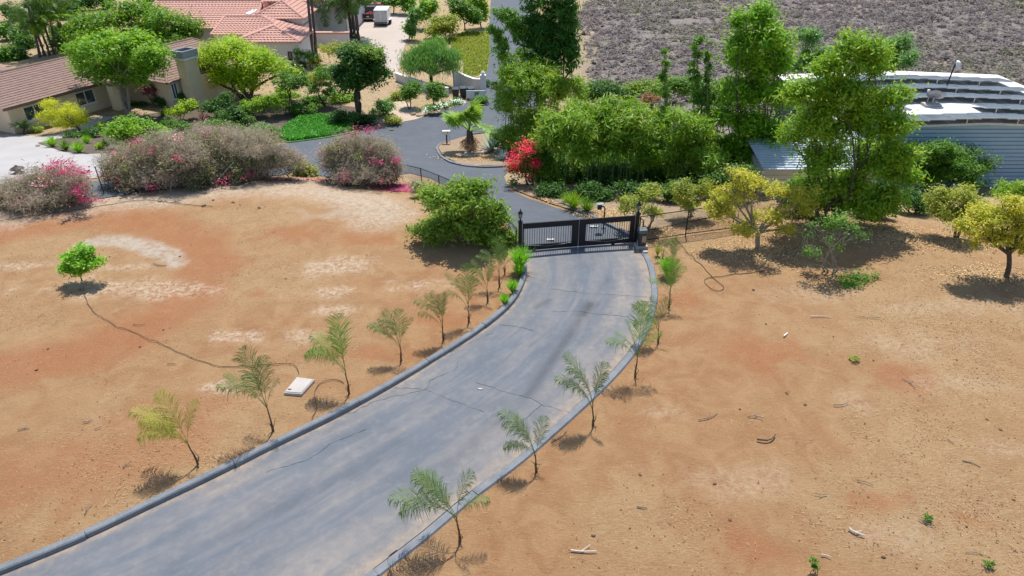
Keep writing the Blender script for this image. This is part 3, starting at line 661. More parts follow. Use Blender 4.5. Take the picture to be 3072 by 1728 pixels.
def leaf_gate(x0, x1, label, inner):
    r = empty('gate_leaf', (GL.x, GL.y, 0), gang); tag(r, label, 'gate', 'double driveway gate')
    zt, zb = 1.52, .10
    st = .33 if inner else .3
    lo = (x0, x0+.06) if inner == 'r' else (x0, x0+st); hi = (x1-st, x1) if inner == 'r' else (x1-.22, x1)
    MB().box(((x0+x1)/2, 0, zt-.14), (x1-x0, .07, .28)).build('top_rail', m_black, r, bevel=.008)
    MB().box(((x0+x1)/2, 0, zb+.14), (x1-x0, .07, .28)).build('bottom_rail', m_black, r, bevel=.008)
    for a, b in (lo, hi): MB().box(((a+b)/2, .002, (zt+zb)/2), (b-a, .064, zt-zb-.56)).build('stile', m_black, r)
    n = 20 if inner == 'r' else 19; me = MB().box((0, 0, 0), (.02, .02, zt-zb-.55)).mesh('bar', m_black)
    for k in range(n): mobj('bar', me, r, (lo[1]+(hi[0]-lo[1])*(k+.5)/n, 0, (zt+zb)/2))
    wx = x0+.55 if inner == 'r' else x1-1.0
    MB().lathe([(.09, -.025), (.09, .025)], n=14).build('wheel', m_rubber, r, loc=(wx, 0, .09), rot=(math.pi/2, 0, 0))
    MB().tube([(lo[1], -.05, zb+.3), ((lo[1]+hi[0])/2, -.06, zb+.17), (hi[0], -.05, zb+.26)], .008).build('chain', m_grey, r)
mid = glen*.4975
leaf_gate(0.02, mid-.012, 'black steel barred gate leaf hung beside the avocado bush', 'r')
leaf_gate(mid+.012, glen-.02, 'black steel barred gate leaf next to the operator box', 'l')
# operator box
p = hit(1922, 742); r = empty('gate_operator', (p.x, p.y, 0), gang); tag(r, 'grey gate operator box with tan label on concrete pad', 'gate motor')
m_opg = M('operator_grey', (.13, .16, .17), None, 4, .45); m_opd = M('operator_dark', (.05, .05, .05), None, 4, .5)
MB().box((0, 0, .06), (.55, .5, .2)).build('pad', m_conc, r); MB().box((0, 0, .48), (.38, .34, .66)).build('housing', m_opd, r, bevel=.02)
MB().box((0, 0, .9), (.42, .38, .2)).build('cover', m_opg, r, bevel=.04); MB().box((.06, -.175, .52), (.2, .012, .34)).build('label_plate', M('tan_plate', (.42, .34, .22), None, 4, .6), r)
MB().tube([(-.22, -.2, 0), (-.24, -.15, .3), (-.2, 0, .4)], .025).build('conduit', m_grey, r)
p = hit(1935, 760); tag(MB().box((0, 0, .06), (.22, .2, .14)).build('paver_block', M('paver', (.45, .38, .32), None, 5, .9), bevel=.015, loc=(p.x, p.y, 0)), 'small tan paver block in front of the gate operator', 'paver')
# intercom pedestal
p = hit(1810, 688); r = empty('keypad_pedestal', p, gang); tag(r, 'black gooseneck keypad stand behind the gate', 'keypad')
MB().tube([(0, 0, -.05), (0, 0, 1.15), (-.05, 0, 1.25), (-.2, 0, 1.28)], .035).build('gooseneck', m_black, r); MB().box((-.28, 0, 1.26), (.2, .16, .26)).build('keypad_box', m_opd, r, bevel=.02); MB().box((-.26, 0, 1.42), (.34, .24, .03)).build('hood', m_grey, r)
MB().lathe([(.12, -.02), (.12, .03), (.05, .05)], n=10).build('base_plate', m_black, r)
# chain link fences
def chain_fence(name, label, P, h=1.2, posts=2.4, mid_rail=False, bottom=False):
    P = [Vector(p) for p in P]; root = empty(name, P[0]); tag(root, label, 'fence'); o = P[0]
    pts = [P[0]]; acc = 0
    D = np.r_[0, np.cumsum([(b-a).length for a, b in zip(P[:-1], P[1:])])]; n = max(1, int(round(D[-1]/posts)))
    def at(s):
        i = min(np.searchsorted(D, s, 'right')-1, len(P)-2); f = (s-D[i])/(D[i+1]-D[i]); q = P[i].lerp(P[i+1], f); return Vector((q.x, q.y, Tf(q.x, q.y)))
    tops = []
    for k in range(n+1):
        q = at(D[-1]*k/n); MB().tube([q-o+Vector((0, 0, -.1)), q-o+Vector((0, 0, h+.03))], .03, 6).build('post', m_black, root); tops.append(q)
    for a, b in zip(tops[:-1], tops[1:]):
        MB().tube([a-o+Vector((0, 0, h)), b-o+Vector((0, 0, h))], .022, 6).build('top_rail', m_black, root)
        if bottom: MB().tube([a-o+Vector((0, 0, .12)), b-o+Vector((0, 0, .12))], .022, 6).build('bottom_rail', m_black, root)
    mb = MB(); st = .11; s = 0
    while s < D[-1]:
        for sg in (1, -1):
            a = at(s); e = s+sg*(h-.1)
            if 0 <= e <= D[-1]:
                b = at(e); mb.bar(a-o+Vector((0, 0, .06)), b-o+Vector((0, 0, h-.02)), .006)
        s += st
    tag(mb.build('wire_mesh', m_steel, root), kind='stuff')
    return root
chain_fence('chain_link_fence', 'black chain link fence climbing from the gate past the citrus tree', [GR+gd*.25, hit(2048, 709), hit(2178, 692), hit(2330, 672)], 1.42, 2.6, bottom=True)
chain_fence('road_fence', 'black chain link fence along the road behind the avocado bush', pline([(1548, 748), (1538, 735), (1500, 700), (1440, 650), (1370, 606), (1300, 572), (1240, 548), (1190, 540)]), 1.15, 2.2)
for (bx, by), (tx, ty), lab in (((313, 584), (285, 501), 'bare rusty steel post standing in the gap between grey bougainvilleas'), ((134, 602), (107, 529), 'bare rusty steel post in front of the pink flecked bougainvillea'), ((888, 500), (872, 448), 'steel post rising between the long grey hedge and the round bougainvillea')):
    b = hit(bx, by); t_ = aty(tx, ty, b.y); r = tag(MB().tube([Vector((0, 0, -.15)), t_-b], .032, 6).box(t_-b, (.075, .075, .03)).build('steel_post', m_steel, loc=b), lab, 'post', 'bare steel posts along the slope')
b = hit(635, 560); t_ = aty(700, 488, b.y); tag(MB().tube([Vector((0, 0, .0)), (t_-b)*.5+Vector((0, 0, .03)), t_-b], [.03, .028, .025], 6).build('leaning_pipe', m_grey, loc=b), 'grey pipe leaning into the long bougainvillea hedge', 'pipe')

# ------------------------------------------------------------------ small built things
# mailbox
p = hit(1341, 434); r = empty('mailbox', (p.x, p.y, Tf(p.x, p.y)+.1)); tag(r, 'white mailbox on a dark post at the island kerb', 'mailbox')
MB().box((0, 0, .35), (.11, .11, .9)).build('post', m_steel, r)
prof = [(-.16, 0), (.16, 0), (.16, .2)]+[(.16*math.cos(t), .2+.12*math.sin(t)) for t in np.linspace(.3, math.pi-.3, 6)]+[(-.16, .2)]
n = len(prof); V = [(-.33, a, .82+b) for a, b in prof]+[(.33, a, .82+b) for a, b in prof]
MB().add(V, [tuple(range(n)), tuple(range(n, 2*n))[::-1]]+[(i, n+i, n+(i+1) % n, (i+1) % n) for i in range(n)]).build('box', m_white, r, rot=(0, 0, .1))
MB().box((.1, -.17, 1.0), (.03, .02, .2)).build('flag', M('red_flag', (.5, .03, .03), None, 4, .5), r)
MB().tube([(.28, 0, .0), (.2, 0, .85)], .012, 5).build('stay', m_steel, r)
# concrete valve box lid
c4 = [hit(*q) for q in ((852, 1187), (906, 1191), (946, 1146), (892, 1139))]
cc = sum(c4, Vector())/4
P = [q-cc for q in c4]
r = empty('valve_box', cc); tag(r, 'pale concrete valve box lid lying on the dirt', 'utility lid')
def rr(P, k): return [(p.x*k, p.y*k) for p in P]
MB().prism(rr(P, 1), -.1, .13).build('box_body', m_conc, r, bevel=.025); MB().prism(rr(P, .9), .13, .155).build('lid', m_conc, r, bevel=.01)
MB().box((P[0].x*.6, P[0].y*.6, .157), (.12, .05, .012)).build('lid_slot', m_rubber, r)
# hoses
def hose(name, label, pts, rad=.012, smooth=True):
    P = resample(pline(pts), 90); P[:, 2] = T(P[:, 0], P[:, 1])+rad+.035
    P[:, 0] += (vnoise(P[:, 0]*3, P[:, 1]*3, 31, 1)-.5)*.12; P[:, 1] += (vnoise(P[:, 0]*3, P[:, 1]*3, 32, 1)-.5)*.12
    o = Vector(P[0]); tag(MB().tube([Vector(q)-o for q in P], rad, 5).build(name, m_hose, loc=o), label, 'hose')
hose('irrigation_hose', 'thin brown irrigation hose snaking from the sapling across the dirt', [(245, 850), (248, 866), (260, 885), (258, 905), (275, 935), (310, 960), (380, 993), (440, 1015), (500, 1042), (560, 1070), (610, 1090), (650, 1104), (700, 1109), (760, 1102), (840, 1088), (895, 1092), (910, 1108), (903, 1122)])
hose('drip_hose', 'dark drip hose curling behind the concrete lid to the kerb', [(1030, 1150), (1005, 1140), (975, 1142), (950, 1160), (943, 1185), (946, 1225), (940, 1260)], .014)
hose('field_hose', 'long dark hose looping on the dirt below the fence', [(2028, 716), (2045, 740), (2080, 775), (2110, 805), (2136, 834), (2165, 853), (2178, 872), (2165, 880), (2130, 872), (2108, 850), (2110, 838), (2150, 832), (2210, 826), (2290, 814)], .014)
hose('slope_hose', 'thin black pipe lying along the pale bank below the bougainvilleas', [(-40, 672), (60, 655), (200, 636), (300, 620), (400, 604), (470, 602), (560, 617), (640, 622)], .014)
hose('corner_hose', 'dark hose end curling by the driveway edge below the leaning palm', [(1190, 1655), (1175, 1668), (1163, 1690), (1170, 1715), (1185, 1745)], .016)
# bins, walls
for k, (bx, by) in enumerate(((1368, 296), (1390, 293), (1412, 294))):
    p = hit(bx, by); r = empty('wheelie_bin', p, .2*k); tag(r, 'dark grey wheelie bin standing by the white curved wall', 'bin', 'wheelie bins')
    mb = MB(); mb.add([(-.26, -.3, .08), (.26, -.3, .08), (.26, .3, .08), (-.26, .3, .08), (-.33, -.38, 1.0), (.33, -.38, 1.0), (.33, .36, 1.0), (-.33, .36, 1.0)], [(3, 2, 1, 0), (4, 5, 6, 7), (0, 1, 5, 4), (1, 2, 6, 5), (2, 3, 7, 6), (3, 0, 4, 7)])
    mbin = M('bin_plastic', (.03, .045, .06), None, 3, .5)
    mb.build('body', mbin, r, bevel=.02); MB().box((0, 0, 1.04), (.7, .8, .07), Matrix.Rotation(.08, 3, 'X')).build('lid', mbin, r, bevel=.02)
    for sx in (-.3, .3): MB().lathe([(.1, -.025), (.1, .025)], n=12).build('wheel', m_rubber, r, loc=(sx, .3, .1), rot=(0, math.pi/2, 0))
P = pline([(1190, 242), (1215, 252), (1245, 262), (1275, 272), (1320, 283), (1345, 289)])
def wall_line(name, label, P, h, w, mat, hs_=None):
    o = P[0]; root = empty(name, o); tag(root, label, 'wall'); n = len(P)
    V = []
    for i, p in enumerate(P):
        d = (P[min(i+1, n-1)]-P[max(i-1, 0)]).normalized(); nr = Vector((-d.y, d.x, 0))*w/2; hh = hs_[i] if hs_ else h
        for q, z in ((-nr, -.2), (nr, -.2), (nr, hh), (-nr, hh)): V.append(p-o+q+Vector((0, 0, z)))
    F = [(i*4+j, i*4+(j+1) % 4, (i+1)*4+(j+1) % 4, (i+1)*4+j) for i in range(n-1) for j in range(4)]+[(3, 2, 1, 0), tuple((n-1)*4+j for j in range(4))]
    MB().add(V, F).build('wall_body', mat, root)
    V2 = []
    for i, p in enumerate(P):
        d = (P[min(i+1, n-1)]-P[max(i-1, 0)]).normalized(); nr = Vector((-d.y, d.x, 0))*(w/2+.05); hh = (hs_[i] if hs_ else h)+.003
        for q, z in ((-nr, hh), (nr, hh), (nr, hh+.08), (-nr, hh+.08)): V2.append(p-o+q+Vector((0, 0, z)))
    MB().add(V2, F).build('coping', m_white, root); return root
wall_line('garden_wall', 'low white wall curving behind the round tree', P, .8, .25, m_stuccow)
ww = wall_line('entrance_wall', 'white swooping entrance wall with square pillar near the bins', pline([(1362, 262), (1380, 258), (1400, 262), (1425, 270), (1446, 274)]), 1.2, .25, m_stuccow, [1.75, 1.35, 1.15, 1.1, 1.2])
q = hit(1450, 276)-Vector(ww.location); MB().prism([(q.x-.3, q.y-.3), (q.x+.3, q.y-.3), (q.x+.3, q.y+.3), (q.x-.3, q.y+.3)], -.2, 1.75).build('pillar', m_stuccow, ww); MB().lathe([(.05, 1.75), (.2, 1.85), (.22, 2.0), (.1, 2.15)], (q.x, q.y, 0), 10).build('finial', m_stuccow, ww)
p = hit(1428, 300); r = empty('low_sign', p); tag(r, 'low white sign panel with grey square beyond the bins', 'sign'); MB().box((0, 0, .55), (1.9, .08, .8)).build('panel', m_white, r); MB().box((.1, -.045, .6), (.45, .012, .45)).build('plaque', m_grey, r)
for sx in (-.8, .8): MB().box((sx, 0, .1), (.08, .08, .3)).build('post', m_steel, r)

# ------------------------------------------------------------------ vehicles
def wheel(parent, loc, rad=.36, w=.24):
    r = MB().lathe([(rad*.62, -w/2), (rad*.95, -w/2), (rad, -w/2+.04), (rad, w/2-.04), (rad*.95, w/2), (rad*.62, w/2)], n=18).build('wheel', m_rubber, parent, loc=loc, rot=(0, math.pi/2, 0))
    MB().lathe([(.05, -w/2+.0), (rad*.6, -w/2+.03), (rad*.6, w/2-.03), (.05, w/2)], n=10).build('rim', m_grey, r)
p = hit(1144, 80); r = empty('cargo_trailer', p, .03); tag(r, 'white box cargo trailer parked in the tan yard', 'trailer')
MB().box((0, 1.9, 1.32), (1.95, 3.7, 1.9)).build('box_body', m_white, r, bevel=.06); MB().box((0, 1.9, .38), (1.7, 3.6, .12)).build('chassis', m_steel, r)
for sx in (-1, 1):
    MB().box((sx*1.12, 1.9, .75), (.26, 1.7, .06)).build('fender', m_white, r, bevel=.02); MB().box((sx*.5, .03, 1.3), (.9, .03, 1.7)).build('rear_door', M('trailer_door', (.6, .6, .61), None, 3, .5), r)
    MB().lathe([(.09, 0), (.09, .03)], n=12).build('tail_lamp', m_grey, r, loc=(sx*.8, .01, 2.05), rot=(math.pi/2, 0, 0))
    for yy in (1.5, 2.3): wheel(r, (sx*1.12, yy, .34), .34, .2)
MB().bar((0, 3.7, .42), (0, 5.0, .42), .1).build('drawbar', m_steel, r)
MB().box((0, -.06, .52), (1.9, .12, .14)).build('rear_bumper', m_steel, r)
def car(name, label, p, rz, L, W, body, cabin, paint, pickup=False):
    r = empty(name, p, rz); tag(r, label, 'truck' if pickup else 'car')
    V = []; n = len(body)
    for sx in (-1, 1): V += [(sx*W/2*(1 if z < .9 else .97), y, z) for y, z in body]
    MB().add(V, [tuple(range(n)), tuple(range(n, 2*n))[::-1]]+[(i, n+i, n+(i+1) % n, (i+1) % n) for i in range(n)]).build('body', paint, r, bevel=.05)
    V = []; n = len(cabin)
    for sx in (-1, 1): V += [(sx*W/2*(.93 if z < 1.1 else .78), y, z) for y, z in cabin]
    MB().add(V, [tuple(range(n)), tuple(range(n, 2*n))[::-1]]+[(i, n+i, n+(i+1) % n, (i+1) % n) for i in range(n)]).build('windows', m_glass, r, bevel=.03)
    yy = [c[0] for c in cabin]; zt = max(c[1] for c in cabin); top = [c[0] for c in cabin if c[1] > zt-.05]
    MB().box((0, (min(top)+max(top))/2, zt+.02), (W*.8, max(top)-min(top)+.05, .05)).build('cabin_roof', paint, r, bevel=.02)
    for sx in (-1, 1):
        for f in (.2, .8): wheel(r, (sx*(W/2-.1), L*(f-.5), .36), .37, .25)
        MB().box((sx*W*.38, -L/2-.01, .8), (.2, .05, .25)).build('tail_light', M('red_lens', (.35, .02, .02), None, 3, .3), r)
        MB().box((sx*W*.36, L/2+.01, .75), (.3, .05, .18)).build('headlight', m_white, r)
        MB().box((sx*(W/2+.1), L*.12, 1.15), (.18, .1, .14)).build('mirror', paint, r)
    MB().box((0, -L/2-.03, .5), (W*.95, .12, .18)).build('bumper', m_grey, r); MB().box((0, -L/2-.04, .78), (.35, .02, .14)).build('number_plate', m_white, r)
    return r
m_carb = M('black_car_paint', (.012, .012, .014), None, 2, .25, spec=.6); m_carr = M('red_car_paint', (.42, .02, .02), None, 2, .3, spec=.6)
p = hit(1104, 66); p.y += 2.7
tr = car('pickup_truck', 'black pickup truck with red load in its bed beside the white trailer', p, .02, 5.4, 1.9, [(-2.7, .45), (2.7, .45), (2.7, .95), (1.4, 1.12), (-.5, 1.12), (-.5, .75), (-2.55, .75), (-2.55, 1.12), (-2.7, 1.12)], [(-.5, 1.1), (1.45, 1.1), (.75, 1.75), (-.35, 1.75)], m_carb, True)
p2 = hit(1104, 66)+Vector((0.05, 1.3, .78)); tag(MB().box((0, 0, .15), (1.1, .8, .3)).box((.2, .1, .36), (.6, .5, .16)).build('red_cargo', m_carr, loc=p2, bevel=.06), 'red bundle lying in the bed of the black pickup', 'cargo')
p = hit(1122, 48); p.y += 3.0; car('red_car', 'red car parked behind the black pickup and trailer', p, .1, 4.4, 1.8, [(-2.2, .4), (2.2, .4), (2.2, .8), (1.2, .95), (-1.6, 1.0), (-2.2, .9)], [(-1.7, .95), (1.3, .9), (.5, 1.45), (-1.1, 1.45)], m_carr)
p = hit(1078, 40); p.y += 3
car('dark_car', 'dark car parked half hidden behind the palm trunks', p, .0, 4.5, 1.8, [(-2.2, .4), (2.2, .4), (2.2, .8), (1.2, .95), (-1.6, 1.0), (-2.2, .9)], [(-1.7, .95), (1.3, .9), (.5, 1.45), (-1.1, 1.45)], M('dark_car_paint', (.04, .05, .06), None, 2, .3, spec=.6))
# stone path lamp and pots near the drive
p = hit(57, 522); r = empty('stone_lantern', p); tag(r, 'small dark stone lantern at the edge of the white concrete drive', 'lantern')
MB().lathe([(.3, -.2), (.3, .1), (.18, .14), (.18, .34)], n=10).build('base', m_rock, r); MB().lathe([(.42, .34), (.36, .4), (.12, .5), (.05, .58)], n=10).build('cap', m_steel, r)

# ------------------------------------------------------------------ vegetation
def unit(a): return a/np.maximum(np.linalg.norm(a, axis=1, keepdims=True), 1e-6)
def leaf_cloud(lobes, n, L, W, seed, per=22, cr=.35, shell=.55, up=.5, droop=0.0, zmin=None, jl=.35, sub=8):
    r = np.random.default_rng(seed); lo = np.asarray(lobes, float)
    if sub:
        ex = []
        for l in lo:
            for k in range(sub):
                dd = r.normal(size=3); dd[2] = abs(dd[2])*1.0-.35 if r.random() < .8 else dd[2]; dd /= np.linalg.norm(dd); f = r.uniform(.28, .5)
                ex.append(np.r_[l[:3]+dd*l[3:6]*r.uniform(.5, .82), l[3:6]*f*np.array([1, 1, .8])])
        lo = np.concatenate([np.array(ex), lo*np.array([1, 1, 1, .5, .5, .5])]); shell = max(shell, .6)
    w = (lo[:, 3]*lo[:, 4]+lo[:, 3]*lo[:, 5]+lo[:, 4]*lo[:, 5]); w = w/w.sum()
    per = int(per*1.9); K = max(4, n//per); li = r.choice(len(lo), K, p=w)
    d = unit(r.normal(size=(K, 3))); d[:, 2] = np.where((d[:, 2] < -.2) & (r.random(K) < .75), -d[:, 2], d[:, 2])
    fr_ = shell+(1.04-shell)*r.random(K)**.6
    fr_ *= 1+.14*r.normal(size=K)
    cc_ = lo[li, :3]+d*lo[li, 3:6]*fr_[:, None]
    ci = r.integers(0, K, n); sz = cr*(.55+.9*r.random(K))*1.05
    pos = cc_[ci]+r.normal(size=(n, 3))*sz[ci][:, None]*np.array([1, 1, .75])*.55
    if zmin is not None: pos[:, 2] = np.maximum(pos[:, 2], zmin+.03+.1*r.random(n))
    out = d[ci]
    nrm = unit(out*.5+np.array([0, 0, up+.3])+r.normal(size=(n, 3))*.5)
    t = unit(np.cross(nrm, r.normal(size=(n, 3)))); t = unit(t+np.array([0, 0, -droop])+out*droop*.3)
    s = unit(np.cross(nrm, t))
    ll = L*(1-jl+2*jl*r.random(n))[:, None]; ww_ = W*(1-jl+2*jl*r.random(n))[:, None]
    V = np.stack([pos-t*ll*.5, pos+s*ww_*.5+t*ll*.08, pos+t*ll*.5, pos-s*ww_*.5+t*ll*.08], 1).reshape(-1, 3)
    cv = r.random(K); v = np.clip(.55*cv[ci]+.45*r.random(n), 0, 1)
    return V, np.repeat(v, 4), cc_
def quads(n): return np.arange(4*n, dtype=np.int32).reshape(n, 4)
def limb(mb, a, b, r0, r1, rr_, bend=.12, n=5, sides=6):
    a = Vector(a); b = Vector(b); L = (b-a).length; off = Vector((rr_.uniform(-1, 1), rr_.uniform(-1, 1), rr_.uniform(-.3, .6)))*L*bend
    pts = [a.lerp(b, k/n)+off*math.sin(math.pi*k/n) for k in range(n+1)]
    mb.tube(pts, [r0+(r1-r0)*k/n for k in range(n+1)], sides); return pts
SEED = [100]
def plant(name, label, cat, base, lobes, n, L, W, mat, trunk=.12, stems=1, group=None, bark=None, per=22, cr=.4, shell=.5, up=.5, droop=0.0, dk_=.85, zk=.95, extra=None, twigs=0, lift=0.0, crown='crown', spread=.25, sub=8):
    SEED[0] += 1; sd_ = SEED[0]; rr_ = random.Random(sd_)
    b = hit(*base); gz = Tf(b.x, b.y)
    root = empty(name, b); tag(root, label, cat, group)
    lw = []
    for q in lobes:
        px, py, rx, ry = q[:4]; dy = q[4] if len(q) > 4 else rr_.uniform(-.6, .6)*rx/pxm(b)*.6
        c = aty(px, py, b.y+dy); s = pxm(c)
        lw.append((c.x-b.x, c.y-b.y, c.z-b.z, rx/s, rx/s*dk_, ry/s*zk))
    V, v, cl = leaf_cloud(lw, n, L, W, sd_, per, cr, shell, up, droop, zmin=.02, sub=sub)
    mobj(crown, npmesh(crown, V, quads(n), mat, v), root)
    if trunk:
        mb = MB(); zl = min(l[2]-l[5]*.3 for l in lw); zt = max(.3, zl)
        mx = sum(l[0] for l in lw)/len(lw); my = sum(l[1] for l in lw)/len(lw)
        tops = []
        for k in range(stems):
            a = Vector((rr_.uniform(-1, 1)*spread*(stems > 1), rr_.uniform(-1, 1)*spread*(stems > 1), -.15))
            e = Vector((mx*.35+rr_.uniform(-1, 1)*spread*2*(stems > 1), my*.35+rr_.uniform(-1, 1)*spread*(stems > 1), zt*.9))
            limb(mb, a, e, trunk*rr_.uniform(.8, 1), trunk*.65, rr_, .06, 5, 8); tops.append(e)
        for i, l in enumerate(lw):
            e = tops[i % len(tops)]; c = Vector(l[:3])+Vector((0, 0, l[5]*.2))
            limb(mb, e, c, trunk*.55, trunk*.15, rr_, .12)
            for _ in range(3+twigs):
                d = Vector((rr_.gauss(0, 1), rr_.gauss(0, 1), rr_.gauss(.3, .7))).normalized()
                f = e.lerp(c, rr_.uniform(.5, 1)); limb(mb, f, c+Vector((d.x*l[3], d.y*l[4], d.z*l[5]))*.85, trunk*.2, trunk*.04, rr_, .12, 3, 4)
        mb.build('trunk', bark or m_bark, root)
    if extra:
        for (en, em, nn, eL, eW, elobes, ekw) in extra:
            lw2 = []
            for q in (elobes or lobes):
                dy = q[4] if len(q) > 4 else 0
                c = aty(q[0], q[1], b.y+dy); s = pxm(c); lw2.append((c.x-b.x, c.y-b.y, c.z-b.z, q[2]/s, q[2]/s*dk_, q[3]/s*zk))
            V, v, _ = leaf_cloud(lw2, nn, eL, eW, sd_+5000, zmin=.02, **ekw); tag(mobj(en, npmesh(en, V, quads(nn), em, v), root), kind='stuff')
    return root
# leaf colours
l_avo = LEAF('avocado_leaf', (.06, .13, .018), (.19, .27, .03), (.34, .36, .07))
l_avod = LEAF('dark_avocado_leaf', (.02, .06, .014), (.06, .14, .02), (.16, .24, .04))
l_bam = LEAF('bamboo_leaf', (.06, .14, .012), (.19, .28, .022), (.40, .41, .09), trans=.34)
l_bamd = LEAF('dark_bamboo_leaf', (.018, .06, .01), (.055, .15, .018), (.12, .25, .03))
l_eur = LEAF('bright_tree_leaf', (.06, .16, .01), (.19, .31, .02), (.34, .4, .03), trans=.36)
l_eury = LEAF('yellow_green_leaf', (.07, .165, .01), (.20, .29, .02), (.36, .37, .04), trans=.36)
l_lime = LEAF('lime_leaf', (.10, .19, .008), (.29, .37, .012), (.42, .46, .02), trans=.36)
l_cit = LEAF('citrus_leaf', (.16, .19, .02), (.40, .37, .045), (.60, .52, .12), trans=.35)
l_citg = LEAF('citrus_green_leaf', (.10, .15, .02), (.28, .29, .045), (.46, .42, .1), trans=.35)
l_green = LEAF('garden_leaf', (.035, .10, .012), (.10, .20, .02), (.22, .32, .04))
l_bright = LEAF('fresh_leaf', (.08, .20, .012), (.17, .33, .02), (.32, .44, .05), trans=.34)
l_teal = LEAF('pepper_leaf', (.05, .13, .035), (.14, .26, .07), (.22, .34, .11), trans=.34)
l_grey = LEAF('dry_bougainvillea_twig', (.19, .16, .122), (.31, .265, .19), (.40, .35, .25), trans=.35, rough=.9, tint=(1.15, 1.15, 1.15))
l_greyg = LEAF('sparse_green_leaf', (.07, .085, .03), (.17, .175, .06), None, trans=.3)
l_mag = LEAF('magenta_bract', (.26, .025, .07), (.40, .06, .14), (.5, .22, .26), trans=.3, tint=(1.15, 1.15, 1.15))
l_red = LEAF('red_bract', (.50, .02, .05), (.66, .06, .11), None, trans=.35, tint=(1.15, 1.15, 1.15))
l_pinkt = LEAF('pink_bract', (.45, .16, .2), (.6, .28, .3), None, trans=.3, tint=(1.15, 1.15, 1.15))
l_yel = LEAF('palo_verde_leaf', (.24, .28, .012), (.46, .46, .03), (.6, .56, .08), trans=.36)
l_plum = LEAF('plum_leaf', (.2, .06, .08), (.36, .14, .15), None, trans=.3, tint=(1.15, 1.15, 1.15))
l_white = LEAF('white_flower', (.6, .65, .55), (.8, .82, .78), None, trans=.2, tint=(1.15, 1.15, 1.15))
l_palm = LEAF('palm_frond', (.04, .085, .022), (.10, .165, .045), (.24, .26, .10), trans=.35)
l_palmy = LEAF('yellow_palm_frond', (.13, .16, .02), (.27, .27, .04), (.38, .33, .10), trans=.35)
l_palmd = LEAF('dark_palm_frond', (.03, .08, .02), (.09, .16, .035), (.2, .25, .08), trans=.3)
l_fan = LEAF('fan_palm_leaf', (.07, .17, .025), (.19, .29, .06), (.34, .4, .14), trans=.35)
l_dead = LEAF('dead_frond', (.16, .08, .04), (.32, .19, .1), None, trans=.1, rough=.9, tint=(1.15, 1.15, 1.15))
l_agave = LEAF('agave_leaf', (.17, .25, .22), (.3, .39, .34), None, trans=.05, tint=(1.15, 1.15, 1.15))
l_grass = LEAF('green_grass_blade', (.08, .22, .015), (.2, .40, .04), (.36, .5, .1), trans=.34)
l_cyc = LEAF('cycad_frond', (.015, .045, .015), (.05, .11, .03), (.14, .2, .07), trans=.2)
m_culm = M('bamboo_culm', (.26, .25, .12), (.16, .17, .07), 5, .6)
m_pstem = M('palm_stem', (.17, .10, .055), (.09, .055, .035), 9, .9, .5)
m_ptrunk = M('grey_palm_trunk', (.13, .10, .085), (.075, .06, .055), 5, .9, .4)

# --- planting beside the gate
plant('avocado_bush', 'dense leafy avocado bush overhanging the dirt beside the gate', 'bush', (1400, 730), [(1330, 592, 62, 48), (1420, 600, 70, 55), (1370, 670, 100, 58), (1470, 690, 62, 58), (1495, 650, 45, 40), (1315, 690, 42, 40), (1440, 560, 30, 25), (1510, 715, 30, 32)], 16000, .26, .085, l_avo, .13, 2, cr=.34, droop=.5, shell=.4)
plant('grey_shrub', 'small round grey shrub between the bougainvillea and the avocado bush', 'shrub', (1252, 590), [(1250, 563, 27, 26)], 2600, .16, .02, l_grey, .03, 3, cr=.16, shell=.5)
l_dkg = LEAF('painted_shade_leaf', (.03, .038, .018), (.075, .085, .036), None, trans=.2)  # darker copy of the sparse green leaf, paints shade low in the bougainvilleas
def boug(name, label, base, lobes, n, green, flowers, fl):
    return plant(name, label, 'bougainvillea', base, lobes, n, .34, .022, l_grey, .05, 5, bark=m_barkpale, per=12, cr=.34, shell=.45, up=.1, crown='twigs', twigs=3, spread=.8, dk_=.8, sub=0,
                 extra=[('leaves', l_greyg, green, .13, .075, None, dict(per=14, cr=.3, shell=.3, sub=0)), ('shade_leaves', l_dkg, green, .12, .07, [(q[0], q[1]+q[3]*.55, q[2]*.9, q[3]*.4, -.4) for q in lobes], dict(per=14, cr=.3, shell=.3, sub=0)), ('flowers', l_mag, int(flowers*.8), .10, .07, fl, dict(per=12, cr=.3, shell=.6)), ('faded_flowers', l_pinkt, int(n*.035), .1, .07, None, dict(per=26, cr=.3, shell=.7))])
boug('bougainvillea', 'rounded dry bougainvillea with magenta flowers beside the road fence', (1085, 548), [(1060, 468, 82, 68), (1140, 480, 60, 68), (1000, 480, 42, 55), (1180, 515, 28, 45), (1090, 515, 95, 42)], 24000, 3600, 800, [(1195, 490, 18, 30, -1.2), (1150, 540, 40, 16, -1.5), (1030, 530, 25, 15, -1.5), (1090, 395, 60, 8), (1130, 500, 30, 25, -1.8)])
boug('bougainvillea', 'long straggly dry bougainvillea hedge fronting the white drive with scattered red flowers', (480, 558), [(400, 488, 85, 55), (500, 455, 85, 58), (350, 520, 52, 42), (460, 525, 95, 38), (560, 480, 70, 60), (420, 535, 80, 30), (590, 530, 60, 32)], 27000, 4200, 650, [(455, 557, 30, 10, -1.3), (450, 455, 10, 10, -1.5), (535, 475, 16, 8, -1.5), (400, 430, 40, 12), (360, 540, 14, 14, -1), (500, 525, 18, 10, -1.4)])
boug('bougainvillea', 'tall tangle of dry bougainvillea in front of the green bank', (715, 535), [(640, 432, 95, 62), (760, 448, 85, 60), (840, 475, 42, 40), (700, 490, 120, 45), (600, 470, 50, 50), (700, 520, 110, 30), (830, 505, 50, 36), (880, 490, 36, 40)], 27000, 4600, 450, [(645, 525, 25, 8, -1.2), (860, 430, 14, 8), (780, 502, 14, 14, -1.2), (720, 530, 80, 6, -1.6)])
